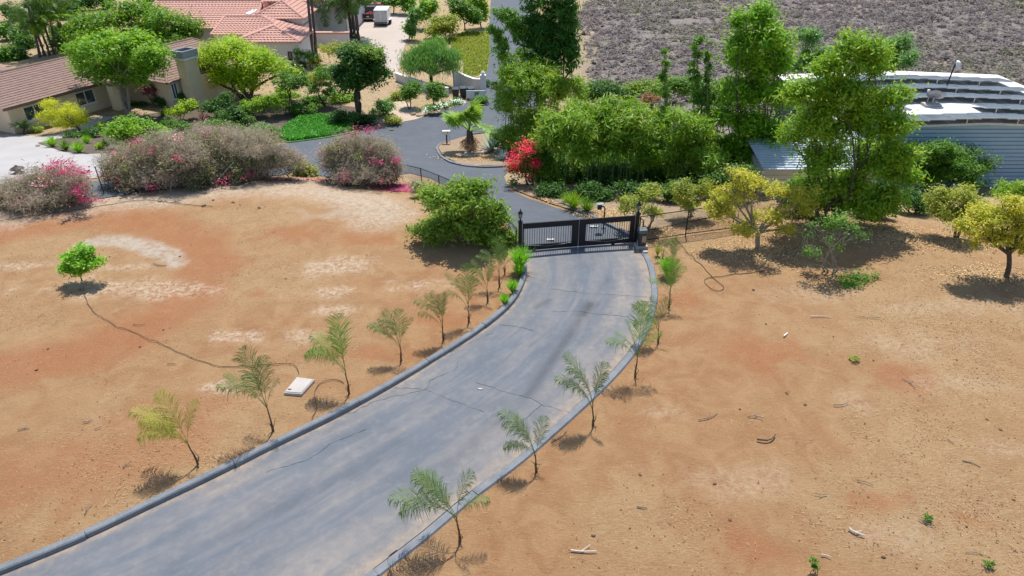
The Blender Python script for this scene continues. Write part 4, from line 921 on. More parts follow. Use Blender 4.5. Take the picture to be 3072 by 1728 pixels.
boug('bougainvillea', 'pink flecked grey bougainvillea at the end of the pale bank', (130, 608), [(55, 578, 75, 45), (160, 552, 85, 55), (235, 565, 36, 42), (10, 600, 50, 30), (-60, 590, 60, 40), (120, 590, 100, 30)], 22000, 2600, 1500, [(170, 500, 60, 12), (220, 520, 40, 25, -1), (225, 575, 30, 22, -1.2), (60, 605, 20, 12, -1.2), (250, 600, 24, 18, -1)])
plant('red_bougainvillea', 'bright red bougainvillea at the road bend under the bamboo', 'bougainvillea', (1590, 556), [(1585, 475, 50, 52), (1565, 520, 40, 45), (1635, 490, 45, 55), (1610, 440, 35, 30)], 8000, .14, .08, l_green, .05, 4, cr=.25, shell=.35,
      extra=[('flowers', l_red, 1250, .12, .08, [(1570, 455, 36, 30, -.7), (1590, 440, 28, 22, -.7), (1545, 500, 18, 22, -.8), (1555, 480, 26, 30, -.9), (1580, 525, 16, 10, -.9), (1640, 412, 8, 8, -.8), (1605, 500, 14, 30, -1.1)], dict(per=12, cr=.3, shell=.6))])

# --- bamboo
def bamboo(name, label, base, lobes, n, culms, leafm=l_bam, group=None, hgt=None):
    r = plant(name, label, 'bamboo', base, lobes, n, .42, .075, leafm, 0, group=group, per=18, cr=.42, shell=.45, up=.45, droop=.5, crown='foliage', dk_=1.25)
    b = Vector(r.location)
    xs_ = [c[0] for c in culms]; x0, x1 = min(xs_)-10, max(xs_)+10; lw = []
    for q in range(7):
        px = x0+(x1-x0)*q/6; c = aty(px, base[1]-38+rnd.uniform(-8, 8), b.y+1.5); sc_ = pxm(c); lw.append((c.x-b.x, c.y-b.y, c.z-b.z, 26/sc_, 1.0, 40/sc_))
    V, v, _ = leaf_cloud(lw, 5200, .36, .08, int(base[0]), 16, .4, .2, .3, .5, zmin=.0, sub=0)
    mobj('shade_foliage', npmesh('shade_foliage', V, quads(5200), l_bamd, v), r)  # dark leaves added low behind the culms to stand in for shade
    me = MB(); me.tube([(0, 0, k/6) for k in range(7)], [.035*(1-.08*k) for k in range(7)], 6); me = me.mesh('culm', m_culm)
    for (px, h) in culms:
        q = hit(px, base[1]+rnd.uniform(-8, 6)); mobj('culm', me, r, (q.x-b.x, q.y-b.y+rnd.uniform(-.2, .8), Tf(q.x, q.y)-b.z-.1), (rnd.uniform(-.08, .06), rnd.uniform(-.1, .1), 0), (1, 1, h*rnd.uniform(.85, 1.1)))
    return r
bc = bamboo('bamboo_clump', 'tall bamboo clump with arching leafy plumes behind the fan palm', (1590, 458), [(1600, 225, 95, 50), (1550, 300, 85, 78), (1650, 290, 85, 80), (1600, 385, 105, 62), (1505, 330, 40, 75), (1715, 270, 35, 55), (1560, 220, 60, 45), (1600, 430, 110, 40, 1.5), (1540, 420, 50, 40)], 24000, [(1510+12*k, 5.5) for k in range(14)])
bb = Vector(bc.location)
def plume(root, pts, rad, n, leafm, seed, taper=True):
    P = [aty(px, py, hit_y) for (px, py, hit_y) in pts]; lw = []; N = 14
    Q = resample([tuple(p) for p in P], 60)
    for k in range(N):
        q = Q[int(k*59/(N-1))]; f = 1-.75*(k/(N-1))**2 if taper else 1
        lw.append((q[0]-bb.x, q[1]-bb.y, q[2]-bb.z, rad*f, rad*f, rad*1.1*f))
    V, v, _ = leaf_cloud(lw, n, .40, .085, seed, 14, .28, .3, .3, .8, sub=0)
    mobj('plume', npmesh('plume', V, quads(n), leafm, v), root)
    MB().tube([Vector(q)-bb for q in Q[::6]], [.05-.004*i for i in range(10)], 6).build('culm', m_culm, root)
for i, (pts, rad, n) in enumerate([
    ([(1530, 260, 54), (1518, 186, 54), (1502, 130, 53.5), (1480, 95, 53), (1462, 80, 52.5)], .6, 2200),
    ([(1580, 240, 54.5), (1576, 166, 54.5), (1562, 100, 54), (1535, 58, 53.5), (1488, 36, 53)], .85, 3600),
    ([(1615, 240, 54), (1613, 150, 54), (1606, 60, 54), (1603, -50, 54)], .8, 6000),
    ([(1648, 240, 54), (1646, 160, 54), (1640, 60, 54), (1637, -10, 54)], .72, 4200),
    ([(1690, 270, 54), (1692, 190, 54), (1688, 90, 54), (1684, -50, 54)], 1.0, 8000),
    ([(1715, 260, 54), (1716, 190, 54), (1712, 110, 54), (1700, 20, 54)], .7, 3200)]):
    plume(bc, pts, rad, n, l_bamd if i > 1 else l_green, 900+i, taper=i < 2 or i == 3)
bamboo('bamboo_hedge', 'bright green bamboo thicket rising behind the red bougainvillea', (1700, 560), [(1660, 385, 55, 60), (1720, 365, 70, 60), (1770, 380, 60, 65), (1690, 430, 70, 50), (1760, 440, 60, 50), (1690, 490, 80, 60, 3.0), (1630, 510, 36, 36, .5)], 17000, [(1625+9*k, 4.2) for k in range(18)])  # deepest rear lobe of each hedge is added to block light behind the culms
bamboo('bamboo_hedge', 'bamboo thicket with bare pale culms behind the gooseneck keypad', (1850, 562), [(1820, 355, 65, 55), (1880, 365, 70, 60), (1850, 415, 85, 55), (1920, 425, 50, 55), (1850, 490, 90, 60, 3.0), (1940, 480, 40, 50, .5)], 17000, [(1790+8*k, 4.2) for k in range(18)])
bamboo('bamboo_hedge', 'yellow tipped bamboo thicket leaning towards the tall dark stemmed tree', (2030, 560), [(1970, 385, 65, 60), (2040, 385, 75, 65), (2110, 405, 65, 70), (1990, 445, 75, 60), (2080, 460, 80, 60), (2040, 490, 110, 60, 3.0), (2110, 500, 50, 50, .3), (2010, 500, 50, 40, .4)], 19000, [(1950+11*k, 4.0) for k in range(18)])
for px, top, bot, rad, n, lab in ((1992, 148, 380, 11, 700, 'single slender leafy spire rising from the bamboo thicket'), (2090, 115, 400, 19, 1500, 'thick leafy spire beside the tall bright tree'), (2122, 130, 400, 11, 900, 'thin leafy spire touching the thicker one by the tall tree')):
    lobes = [(px+rnd.uniform(-3, 3), y, rad*(.55 if y < top+30 else 1), 16, 0) for y in np.linspace(top+10, bot, 13)]
    plant('leafy_spire', lab, 'bamboo', (px, 540), lobes, n, .3, .1, l_green, .04, bark=m_culm, per=12, cr=.18, shell=.2, droop=.5, group='leafy spires')

# --- tall trees on the right
plant('tall_tree', 'tall bright green tree with narrow two tipped crown behind the bamboo', 'tree', (2265, 545), [(2285, 58, 50, 48), (2225, 70, 26, 32), (2310, 120, 62, 55), (2225, 140, 42, 45), (2260, 200, 78, 62), (2345, 200, 45, 60), (2205, 290, 55, 55), (2295, 290, 78, 65), (2180, 360, 48, 50), (2265, 385, 75, 55), (2350, 300, 40, 50), (2220, 450, 60, 50), (2310, 440, 60, 45), (2200, 480, 55, 45), (2240, 500, 50, 36, .6), (2150, 450, 40, 45)], 38000, .30, .10, l_eur, .12, 7, cr=.5, droop=.4, shell=.35, spread=.6)
plant('tall_tree', 'broad yellow green multi stemmed tree hiding the corrugated shed', 'tree', (2490, 672), [(2560, 145, 72, 48), (2480, 205, 70, 52), (2620, 205, 72, 55), (2415, 290, 62, 52), (2530, 280, 95, 62), (2650, 310, 66, 62), (2430, 385, 75, 55), (2570, 390, 95, 65), (2680, 400, 55, 62), (2470, 480, 85, 48), (2625, 490, 88, 58), (2700, 525, 52, 52), (2540, 560, 80, 40), (2670, 590, 45, 45), (2370, 420, 35, 40), (2430, 570, 70, 40), (2600, 620, 80, 35), (2480, 600, 60, 35, 1.0), (2690, 460, 60, 50), (2590, 340, 60, 50), (2480, 340, 50, 45)], 48000, .24, .08, l_eury, .13, 8, cr=.42, droop=.5, shell=.35, spread=.5)
plant('hedge', 'dark green hedge in front of the blue siding', 'hedge', (2850, 575), [(2745, 475, 65, 52), (2830, 470, 75, 52), (2915, 480, 55, 50), (2960, 500, 28, 42), (2790, 535, 70, 38), (2900, 540, 60, 32), (2780, 500, 80, 40), (2870, 500, 80, 45)], 22000, .18, .07, l_green, .06, 4, cr=.32, shell=.45)
plant('citrus_tree', 'dull green bushy citrus between hedge and yellow citrus', 'tree', (2860, 712), [(2825, 605, 52, 42), (2890, 598, 60, 42), (2850, 650, 62, 40), (2920, 640, 40, 40)], 9000, .14, .06, l_citg, .08, 2, cr=.26, shell=.35)
plant('citrus_tree', 'bright yellow leaved citrus tree with short dark trunk on open dirt', 'tree', (3018, 832), [(2990, 655, 75, 52), (2925, 690, 52, 50), (3060, 680, 60, 55), (2975, 720, 70, 40), (3060, 740, 50, 36), (3040, 620, 45, 32), (3110, 680, 60, 70)], 15000, .13, .06, l_cit, .14, 1, cr=.26, shell=.5)
plant('citrus_tree', 'thin wide citrus tree with open gaps beside the fence end', 'tree', (2277, 742), [(2190, 592, 62, 42), (2270, 560, 75, 36), (2370, 590, 75, 44), (2175, 640, 52, 32), (2310, 650, 60, 30), (2400, 625, 50, 40), (2235, 690, 52, 26), (2150, 620, 40, 40), (2350, 690, 40, 24), (2220, 530, 40, 24)], 12500, .13, .055, l_cit, .15, 1, cr=.24, shell=.55, bark=m_barkpale, twigs=3)
plant('bare_shrub', 'half bare yellow green shrub just beyond the gate fence', 'shrub', (1935, 690), [(1915, 600, 50, 40), (1965, 585, 36, 40), (1880, 612, 34, 28), (1950, 640, 36, 30)], 3800, .13, .055, l_citg, .06, 3, cr=.22, shell=.4, bark=m_barkpale, twigs=5)
plant('bare_shrub', 'grey twiggy citrus shrub behind the fence beside the wide citrus', 'shrub', (2075, 655), [(2050, 570, 36, 42), (2105, 580, 40, 45), (2070, 620, 42, 30), (2030, 590, 24, 30)], 4200, .13, .055, l_citg, .06, 3, cr=.22, shell=.4, bark=m_barkpale, twigs=5)
plant('open_shrub', 'straggly pale stemmed shrub with sparse green leaves on the dirt', 'shrub', (2495, 818), [(2455, 680, 42, 22), (2525, 668, 45, 26), (2575, 690, 36, 26), (2420, 735, 36, 32), (2440, 770, 28, 30), (2500, 745, 36, 26), (2590, 835, 40, 18, -.5), (2540, 850, 50, 16, -.7), (2420, 800, 24, 20, -.3)], 2000, .14, .055, l_green, .05, 5, cr=.3, shell=.3, bark=m_barkpale, twigs=6, spread=.18, sub=0)
plant('citrus_tree', 'sunlit green citrus peeking above the frame edge below the blue siding', 'tree', (3060, 640), [(3050, 570, 50, 34), (3010, 590, 40, 30), (3100, 580, 40, 40)], 4500, .14, .06, l_eury, .07, 2, cr=.26)
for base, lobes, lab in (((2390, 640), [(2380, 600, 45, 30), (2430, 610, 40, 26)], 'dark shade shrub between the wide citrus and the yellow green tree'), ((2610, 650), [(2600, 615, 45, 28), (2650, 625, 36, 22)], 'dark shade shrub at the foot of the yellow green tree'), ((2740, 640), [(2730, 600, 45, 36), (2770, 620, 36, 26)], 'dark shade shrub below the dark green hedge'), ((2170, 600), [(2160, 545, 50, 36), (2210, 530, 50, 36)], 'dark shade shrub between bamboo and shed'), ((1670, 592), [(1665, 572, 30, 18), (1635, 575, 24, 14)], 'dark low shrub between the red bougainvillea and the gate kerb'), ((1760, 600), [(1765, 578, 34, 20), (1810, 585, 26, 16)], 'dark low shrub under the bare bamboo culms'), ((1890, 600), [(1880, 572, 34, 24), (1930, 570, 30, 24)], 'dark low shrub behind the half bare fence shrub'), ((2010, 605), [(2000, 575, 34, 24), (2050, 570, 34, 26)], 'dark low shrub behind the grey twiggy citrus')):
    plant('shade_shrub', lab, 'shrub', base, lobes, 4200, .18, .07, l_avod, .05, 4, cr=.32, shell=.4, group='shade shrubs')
# --- trees behind the bamboo
for base, lobes, lab, lm, n in (((1800, 345), [(1790, 270, 50, 40), (1760, 290, 40, 40), (1830, 285, 40, 30)], 'dark rounded avocado tree between bamboo plumes and thicket', l_avod, 6000),
    ((1960, 335), [(1930, 275, 60, 28), (1990, 270, 60, 30), (1880, 285, 40, 26)], 'broad green avocado tree below the grey hillside', l_avo, 7000),
    ((2100, 345), [(2060, 265, 50, 32), (2130, 270, 50, 36), (2160, 300, 40, 40)], 'deep green avocado tree behind the thick leafy spire', l_green, 6000),
    ((2420, 330), [(2420, 120, 40, 45), (2450, 180, 40, 60), (2400, 200, 30, 50)], 'blue green feathery tree between the two tall trees', l_teal, 6000),
    ((2680, 330), [(2690, 150, 50, 40), (2650, 190, 40, 50), (2720, 180, 30, 30)], 'blue green feathery tree behind the first solar row', l_teal, 6000)):
    plant('orchard_tree', lab, 'tree', base, lobes, n, .3, .1, lm, .14, 1, cr=.5, shell=.45)
plant('rust_shrub', 'rust brown dry shrub top between avocado trees', 'shrub', (1945, 400), [(1950, 298, 30, 18)], 1500, .2, .06, l_dead, .05, 2, cr=.25)
# --- garden and far left
plant('ficus_tree', 'bright green domed tree with slim leaning trunks over the house porch', 'tree', (385, 348), [(290, 150, 78, 50), (360, 135, 85, 45), (430, 165, 70, 52), (262, 205, 52, 36), (345, 212, 85, 42), (455, 205, 42, 36), (400, 230, 60, 30)], 19000, .34, .13, l_eur, .16, 3, cr=.6, shell=.5, bark=m_barkpale)
plant('dome_tree', 'broad lime green dome shaped tree beside the square chimney', 'tree', (748, 300), [(715, 155, 105, 50), (640, 195, 52, 58, 2.2), (800, 192, 88, 52), (680, 235, 80, 42, 1.5), (770, 240, 70, 36), (865, 220, 42, 38), (622, 240, 32, 36, 2.2)], 22000, .30, .12, l_lime, .28, 3, cr=.6, shell=.6, spread=.6)
plant('tall_hedge', 'long rounded dark green hedge behind the ranch house roof', 'hedge', (400, 165), [(255, 78, 58, 48), (330, 58, 75, 48), (415, 52, 85, 46), (500, 72, 78, 50), (560, 98, 45, 38), (300, 112, 80, 38), (450, 112, 120, 36), (230, 110, 40, 40)], 21000, .42, .16, LEAF('hedge_leaf', (.035, .10, .01), (.14, .25, .015), (.27, .36, .03)), .2, 3, cr=.8, shell=.6)
plant('dark_tree', 'round dark glossy tree casting shade on the road', 'tree', (1082, 352), [(1085, 175, 62, 45), (1040, 225, 48, 55), (1130, 235, 48, 62), (1085, 255, 75, 58), (1060, 180, 45, 40), (1125, 185, 40, 40)], 16000, .30, .12, l_avod, .2, 3, cr=.5, shell=.55, extra=[('sunlit_leaves', l_avo, 2500, .28, .11, [(1075, 160, 50, 30), (1110, 170, 40, 30), (1050, 190, 30, 30)], dict(per=20, cr=.4, shell=.8))])  # lighter leaf colour on the crown top paints in the sunlight
plant('pepper_tree', 'feathery weeping pepper tree beside the white curved wall', 'tree', (1297, 258), [(1290, 155, 60, 36), (1240, 180, 40, 42), (1340, 180, 42, 42), (1290, 195, 66, 36), (1355, 210, 24, 32), (1225, 205, 24, 32)], 13000, .42, .06, l_teal, .25, 1, cr=.6, droop=1.6, shell=.55)
plant('palo_verde_tree', 'feathery yellow tree leaning over the house drive', 'tree', (250, 398), [(165, 352, 42, 36), (215, 342, 42, 30), (250, 360, 28, 20), (150, 318, 26, 22), (190, 375, 36, 18)], 8000, .24, .035, l_yel, .08, 2, cr=.35, droop=.6, shell=.35)
plant('plum_shrub', 'small pink plum leaved tree against the beige wall', 'tree', (467, 320), [(455, 275, 26, 22), (440, 268, 16, 16)], 1400, .2, .1, l_plum, .05, 2, cr=.2)
plant('glossy_bush', 'rounded glossy green bush beside the garden path', 'bush', (408, 448), [(395, 385, 58, 38), (450, 400, 44, 32), (365, 405, 40, 30), (415, 420, 60, 22)], 9000, .24, .11, l_eur, .08, 3, cr=.36, shell=.6)
small = [('green_bush', 'soft green bush at the end of the villa steps', (880, 235), [(875, 220, 30, 16), (905, 225, 24, 14)], 2200, l_green),
    ('green_bush', 'olive green bush before the villa garden path', (960, 250), [(955, 235, 34, 18), (930, 245, 24, 14)], 2600, l_citg),
    ('green_bush', 'leafy bush behind the crown of the round dark tree', (1030, 235), [(1025, 215, 36, 22), (1055, 205, 26, 20)], 2800, l_green),
    ('green_bush', 'low yellow green bush between dome tree and slender tree', (850, 292), [(845, 280, 34, 14), (880, 286, 26, 12)], 2000, l_eury),
    ('green_bush', 'mid green bush beneath the small airy tree', (940, 312), [(935, 300, 34, 14), (975, 305, 26, 12)], 2200, l_green),
    ('green_bush', 'dry green bush on the bank above the sandy path', (1190, 300), [(1188, 288, 16, 14), (1175, 305, 14, 10)], 900, l_citg),
    ('green_bush', 'bush hugging the base of the pepper tree', (1250, 262), [(1245, 252, 18, 10), (1330, 262, 14, 8)], 900, l_teal),
    ('green_bush', 'pale stemmed bush tangle at the dry hedge top', (800, 425), [(800, 410, 36, 14), (760, 405, 30, 12)], 2200, l_greyg),
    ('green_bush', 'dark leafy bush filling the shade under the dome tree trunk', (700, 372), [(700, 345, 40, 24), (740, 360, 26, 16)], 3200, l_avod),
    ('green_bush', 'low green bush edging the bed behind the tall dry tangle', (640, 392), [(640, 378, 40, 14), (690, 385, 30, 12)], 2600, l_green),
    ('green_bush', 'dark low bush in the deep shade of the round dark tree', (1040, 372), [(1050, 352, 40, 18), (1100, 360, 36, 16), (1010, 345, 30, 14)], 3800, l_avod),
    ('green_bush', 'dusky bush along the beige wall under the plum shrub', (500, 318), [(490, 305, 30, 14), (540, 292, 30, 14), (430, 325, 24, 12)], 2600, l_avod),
    ('green_bush', 'grassy green bush between slender tree and lawn bank', (900, 345), [(890, 330, 40, 14), (940, 328, 30, 14)], 2400, l_green),
    ('green_bush', 'dark bush beneath the feathery yellow tree', (270, 412), [(265, 400, 30, 12), (225, 412, 26, 10)], 1800, l_avod),
    ('green_bush', 'bush with grey green leaves at the garden bed tip', (470, 440), [(465, 425, 34, 18), (500, 415, 30, 16)], 2600, l_teal),
    ('green_bush', 'lime green leafy bush in the bed below the porch', (545, 362), [(530, 335, 30, 20), (565, 320, 28, 20)], 2200, l_lime),
    ('green_bush', 'round yellow green bush below the dome tree', (770, 352), [(760, 318, 44, 28), (815, 308, 40, 32), (735, 335, 24, 20)], 5000, l_eury),
    ('green_bush', 'shady dark green bush in front of the dome tree', (655, 352), [(650, 318, 36, 30), (630, 330, 24, 24), (675, 300, 24, 18)], 3500, l_avod),
    ('green_bush', 'yellow topped bush under the dark round tree', (1015, 305), [(1010, 290, 30, 18), (1050, 300, 30, 18)], 2600, l_eury),
    ('green_bush', 'grey green bush at the foot of the dark round tree', (1165, 345), [(1160, 325, 28, 22), (1140, 335, 20, 16)], 2200, l_teal),
    ('green_bush', 'low green bush beside the sandy path', (1185, 372), [(1180, 362, 22, 12)], 900, l_citg),
    ('green_bush', 'leafy bush trailing over the end of the grey hedge', (905, 525), [(905, 505, 22, 24), (920, 520, 18, 20)], 1500, l_citg),
    ('green_bush', 'mixed green bush where lawn meets grey hedge', (800, 395), [(780, 388, 36, 14), (830, 395, 24, 14)], 2000, l_teal),
    ('green_bush', 'shrub with dark leaves at the garden path corner', (560, 405), [(545, 390, 26, 16), (520, 380, 26, 14)], 2000, l_green),
    ('green_bush', 'broad leafy shrubs beside the villa steps', (925, 205), [(900, 165, 22, 22), (940, 180, 30, 20), (895, 195, 22, 20)], 2600, l_green),
    ('green_bush', 'pale green shrub at the villa garden wall', (975, 125), [(975, 108, 16, 14)], 900, l_bright),
    ('green_bush', 'loose olive shrub between villa palms and dark tree', (1000, 205), [(985, 150, 42, 32), (1030, 160, 36, 34), (960, 190, 30, 26)], 4200, l_citg),
    ('green_bush', 'small dark bush by the white curved wall end', (1455, 312), [(1450, 300, 20, 12)], 800, l_green),
    ('green_bush', 'clipped dark hedge below the yellow lawn', (1470, 262), [(1450, 252, 24, 9), (1490, 255, 24, 9)], 1500, l_avod)]
for nm, lab, base, lobes, n, lm in small: plant(nm, lab, 'bush', base, lobes, n, .22, .1, lm, .04, 2, cr=.32, shell=.5, group='garden bushes')
for lab, base, lobes in (('small slender tree left of centre in the mulched bed below the dome tree', (872, 335), [(870, 235, 44, 26), (895, 258, 30, 26), (850, 260, 28, 22)]), ('small airy tree between the slender tree and the dark round tree', (975, 322), [(965, 235, 40, 36), (985, 275, 36, 28), (940, 270, 26, 24)]), ('compact round orchard tree beside the sandy path', (1222, 328), [(1235, 272, 34, 26), (1225, 290, 30, 22)]), ('compact round orchard tree beside the white flowers', (1297, 315), [(1300, 272, 30, 24), (1310, 288, 24, 20)])):
    plant('small_tree', lab.replace('left of centre ', ''), 'tree', base, lobes, 4200, .2, .09, l_green, .07, 2, cr=.32, shell=.5, group='small garden trees')
plant('flower_hedge', 'low hedge dotted with white flowers along the road', 'hedge', (1320, 342), [(1290, 330, 28, 13), (1335, 318, 32, 13), (1370, 308, 24, 12)], 3000, .18, .09, l_green, .03, 3, cr=.22, extra=[('flowers', l_white, 900, .12, .1, None, dict(per=5, cr=.2, shell=.9))])
plant('pale_hedge', 'pale green hedge edging the tan parking yard', 'hedge', (1232, 120), [(1248, 50, 14, 14), (1236, 70, 15, 16), (1228, 95, 16, 16), (1250, 35, 12, 10)], 2600, .4, .2, l_teal, .05, 3, cr=.5)
for lab, base, lobes, lm in (('bushy tree behind the pale hedge of the yard', (1300, 85), [(1290, 30, 42, 34), (1275, 50, 30, 24)], l_eur), ('olive tinted shrub tree above the yellow lawn', (1340, 118), [(1330, 70, 40, 26), (1310, 95, 36, 18), (1350, 90, 24, 16)], l_citg), ('dense green tree at the top of the yellow lawn', (1395, 100), [(1385, 45, 44, 36), (1370, 15, 36, 30), (1420, 60, 24, 28)], l_green), ('thin tree beside the far road above the yellow lawn', (1445, 85), [(1440, 40, 20, 34), (1430, 10, 24, 20)], l_eury), ('small dark tree at the far end of the parking yard', (1228, 45), [(1222, 12, 20, 14)], l_green), ('leafy tree behind the white trailer', (1180, 42), [(1175, 5, 28, 16), (1200, -5, 24, 14)], l_green)):
    plant('yard_tree', lab, 'tree', base, lobes, 3400, .42, .17, lm, .12, 1, cr=.6, shell=.5, group='trees round the parking yard')
# orchard on the far left slope
orch = [(20, 95, 26, 22), (75, 60, 24, 20), (62, 108, 22, 18), (10, 165, 22, 14), (50, 165, 12, 10), (72, 130, 14, 12), (100, 75, 22, 20), (30, 40, 26, 20), (95, 30, 24, 20), (180, 100, 22, 20), (210, 30, 26, 22), (150, 10, 26, 20), (175, 130, 16, 18), (255, 10, 30, 20), (310, 8, 30, 18), (480, 18, 26, 18), (520, 25, 26, 16), (640, 8, 26, 16), (700, 6, 30, 14), (760, 2, 30, 14), (450, 5, 30, 16), (1005, 10, 26, 14), (1090, 10, 26, 12), (1140, 8, 24, 12)]
for i, (x, y, rx, ry) in enumerate(orch):
    plant('orchard_tree', 'round blue green orchard tree on the dry slope beyond the houses', 'tree', (x, y+ry*1.1), [(x, y, rx, ry, 0), (x+rx*.4, y+ry*.2, rx*.6, ry*.7, 0)], 1500, .5, .22, l_avod if i % 3 else l_green, .12, 1, cr=.7, shell=.55, group='orchard trees beyond the houses')

# ------------------------------------------------------------------ palms
def frond_mesh(name, seed, mat, curve=1.0, nl=34, ll=.34, lw=.014, droop=.55, start=.25, hang=.5, rw=.006):
    """unit-length pinnate frond: rises along +Z and arches to +X; leaflets on both sides"""
    r = np.random.default_rng(seed); N = 16; pts = []; a = 0.0; p = np.zeros(3)
    for k in range(N+1):
        pts.append(p.copy()); a = curve*(k/N)**1.5*1.5; p = p+np.array([math.sin(a), 0, math.cos(a)])/N
    pts = np.array(pts); V = []; F = []; vv = []
    def q4(a, b, c, d, v):
        n = len(V); V.extend([a, b, c, d]); F.append((n, n+1, n+2, n+3)); vv.extend([v]*4)
    for k in range(N):      # rachis, three-sided
        w0 = rw*(1-k/N*.8); w1 = rw*(1-(k+1)/N*.8)
        for s in range(3):
            a0 = 2.094*s; a1 = 2.094*(s+1); o = lambda w, t: np.array([w*math.cos(t), w*math.sin(t), 0])
            q4(pts[k]+o(w0, a0), pts[k]+o(w0, a1), pts[k+1]+o(w1, a1), pts[k+1]+o(w1, a0), .85)
    for i in range(nl):
        f = start+(1-start)*i/(nl-1); x = f*N; k = min(int(x), N-1); c = pts[k]+(pts[k+1]-pts[k])*(x-k); d = pts[k+1]-pts[k]; d = d/np.linalg.norm(d)
        prof = math.sin(math.pi*min(1, (f-start)/(1-start)*.85+.13))**.7
        for s in (-1, 1):
            L = ll*prof*(.85+.3*r.random()); dirv = np.array([0, s, 0])*(.55+.2*r.random())+d*(.7+.35*r.random())+r.normal(size=3)*.12
            dirv = dirv/np.linalg.norm(dirv); m1 = c+dirv*L*.5; e = c+dirv*L*.85+np.array([0, 0, -1])*L*hang*(.6+.8*r.random())
            wv = np.cross(dirv, d); wv = d if np.linalg.norm(wv) < .1 else d*1.0
            w = lw*(.8+.4*r.random()); v = r.random()
            q4(c-wv*w*.4, c+wv*w*.4, m1+wv*w*.6, m1-wv*w*.6, v); q4(m1-wv*w*.6, m1+wv*w*.6, e+wv*w*.12, e-wv*w*.12, v)
    return npmesh(name, np.array(V), np.array(F), mat, np.array(vv))
FY = {}
for nm, mt in (('g', l_palm), ('y', l_palmy), ('b', LEAF('light_palm_frond', (.06, .13, .02), (.13, .22, .04), (.26, .3, .1), trans=.35))):
    FY[nm] = [frond_mesh('frond', 40+i, mt, curve=c, nl=50, ll=.37, lw=.0085, hang=h, start=.3) for i, (c, h) in enumerate(((.12, .12), (.4, .2), (.75, .32), (1.2, .45)))]
# base px, top px, colour mix, frond list (azimuth deg from +X, tilt, length factor, arch type)
YP = [
 ((594, 1393), (455, 1205), 'y', [(175, .42, 1.0, 2), (165, .55, .9, 3), (200, .5, .8, 3), (150, .2, .95, 1), (185, .9, .6, 2)], 'young palm with yellow windblown fronds at the foot of the kerb'),
 ((819, 1294), (770, 1073), 'g', [(160, .18, 1.0, 0), (200, .35, .85, 1), (20, .32, .55, 1), (150, .5, .6, 2)], 'upright young palm beside the concrete lid'),
 ((1047, 1181), (1025, 972), 'b', [(100, .05, 1.0, 0), (185, .5, .75, 3), (175, .3, .8, 3)], 'young palm with drooping side fronds between kerb and concrete lid'),
 ((1204, 1083), (1190, 936), 'g', [(70, .1, 1.0, 0), (180, .45, .95, 2), (170, .8, .8, 1), (150, .25, .9, 1)], 'forked young palm with a low bare side frond'),
 ((1331, 1022), (1312, 877), 'g', [(170, .2, 1.0, 1), (190, .4, .95, 2), (160, .1, .9, 1), (20, .1, .85, 0)], 'grey green young palm inside a ring of scraped soil'),
 ((1407, 966), (1392, 811), 'g', [(90, .06, 1.0, 0), (175, .28, .95, 1), (150, .2, .7, 1)], 'thin young palm with two split fronds by the kerb bend'),
 ((1464, 905), (1447, 787), 'g', [(165, .3, 1.0, 1), (180, .5, .85, 2), (60, .12, .8, 0)], 'sparse young palm next to the smaller green grass tufts'),
 ((1499, 861), (1490, 727), 'g', [(95, .05, 1.0, 0), (175, .35, .8, 2), (30, .25, .6, 1)], 'tall thin young palm in front of the avocado bush'),
 ((1514, 822), (1508, 748), 'g', [(95, .08, 1.0, 0), (190, .4, .8, 2), (10, .4, .7, 2)], 'short young palm close to the tall green grass tuft'),
 ((1380, 1624), (1312, 1401), 'g', [(170, .4, 1.0, 1), (185, .75, .95, 2), (175, .85, .8, 3), (10, .5, .55, 3), (150, .55, .8, 2)], 'leaning young palm with full windblown fronds at the worn driveway edge'),
 ((1610, 1415), (1553, 1246), 'g', [(165, .4, 1.0, 2), (180, .5, .7, 3), (175, .85, .55, 3), (160, .3, .8, 1)], 'young palm bent over the driveway with fronds blown sideways'),
 ((1779, 1276), (1745, 1079), 'g', [(165, .3, 1.0, 1), (180, .5, .9, 2), (20, .2, .6, 1), (170, .2, .8, 2)], 'young palm with broad fronds beside the cracked driveway kerb'),
 ((1906, 1130), (1914, 936), 'b', [(80, .03, 1.0, 0), (180, .5, .7, 1), (10, .45, .6, 1), (200, .25, .8, 0)], 'tall upright young palm where the driveway bends'),
 ((1974, 1028), (1950, 888), 'g', [(175, .3, .9, 2), (165, .5, .9, 2), (150, .2, .8, 1), (190, .9, .7, 3)], 'young palm with low yellowing fronds leaning on the kerb'),
 ((2006, 924), (1996, 775), 'b', [(100, .05, 1.0, 0), (170, .25, .7, 1), (10, .25, .7, 1), (60, .15, .8, 0)], 'bright green young palm on a bare stem beyond the bend'),
 ((1988, 777), (1990, 712), 'g', [(90, .08, 1.0, 0), (180, .4, .8, 1), (0, .4, .8, 1)], 'small young palm next to the gate operator'),
 ((2014, 812), (2012, 716), 'g', [(90, .05, 1.0, 0), (175, .3, .8, 1), (10, .25, .7, 1)], 'slim young palm rising above the bright tuft near the operator')]
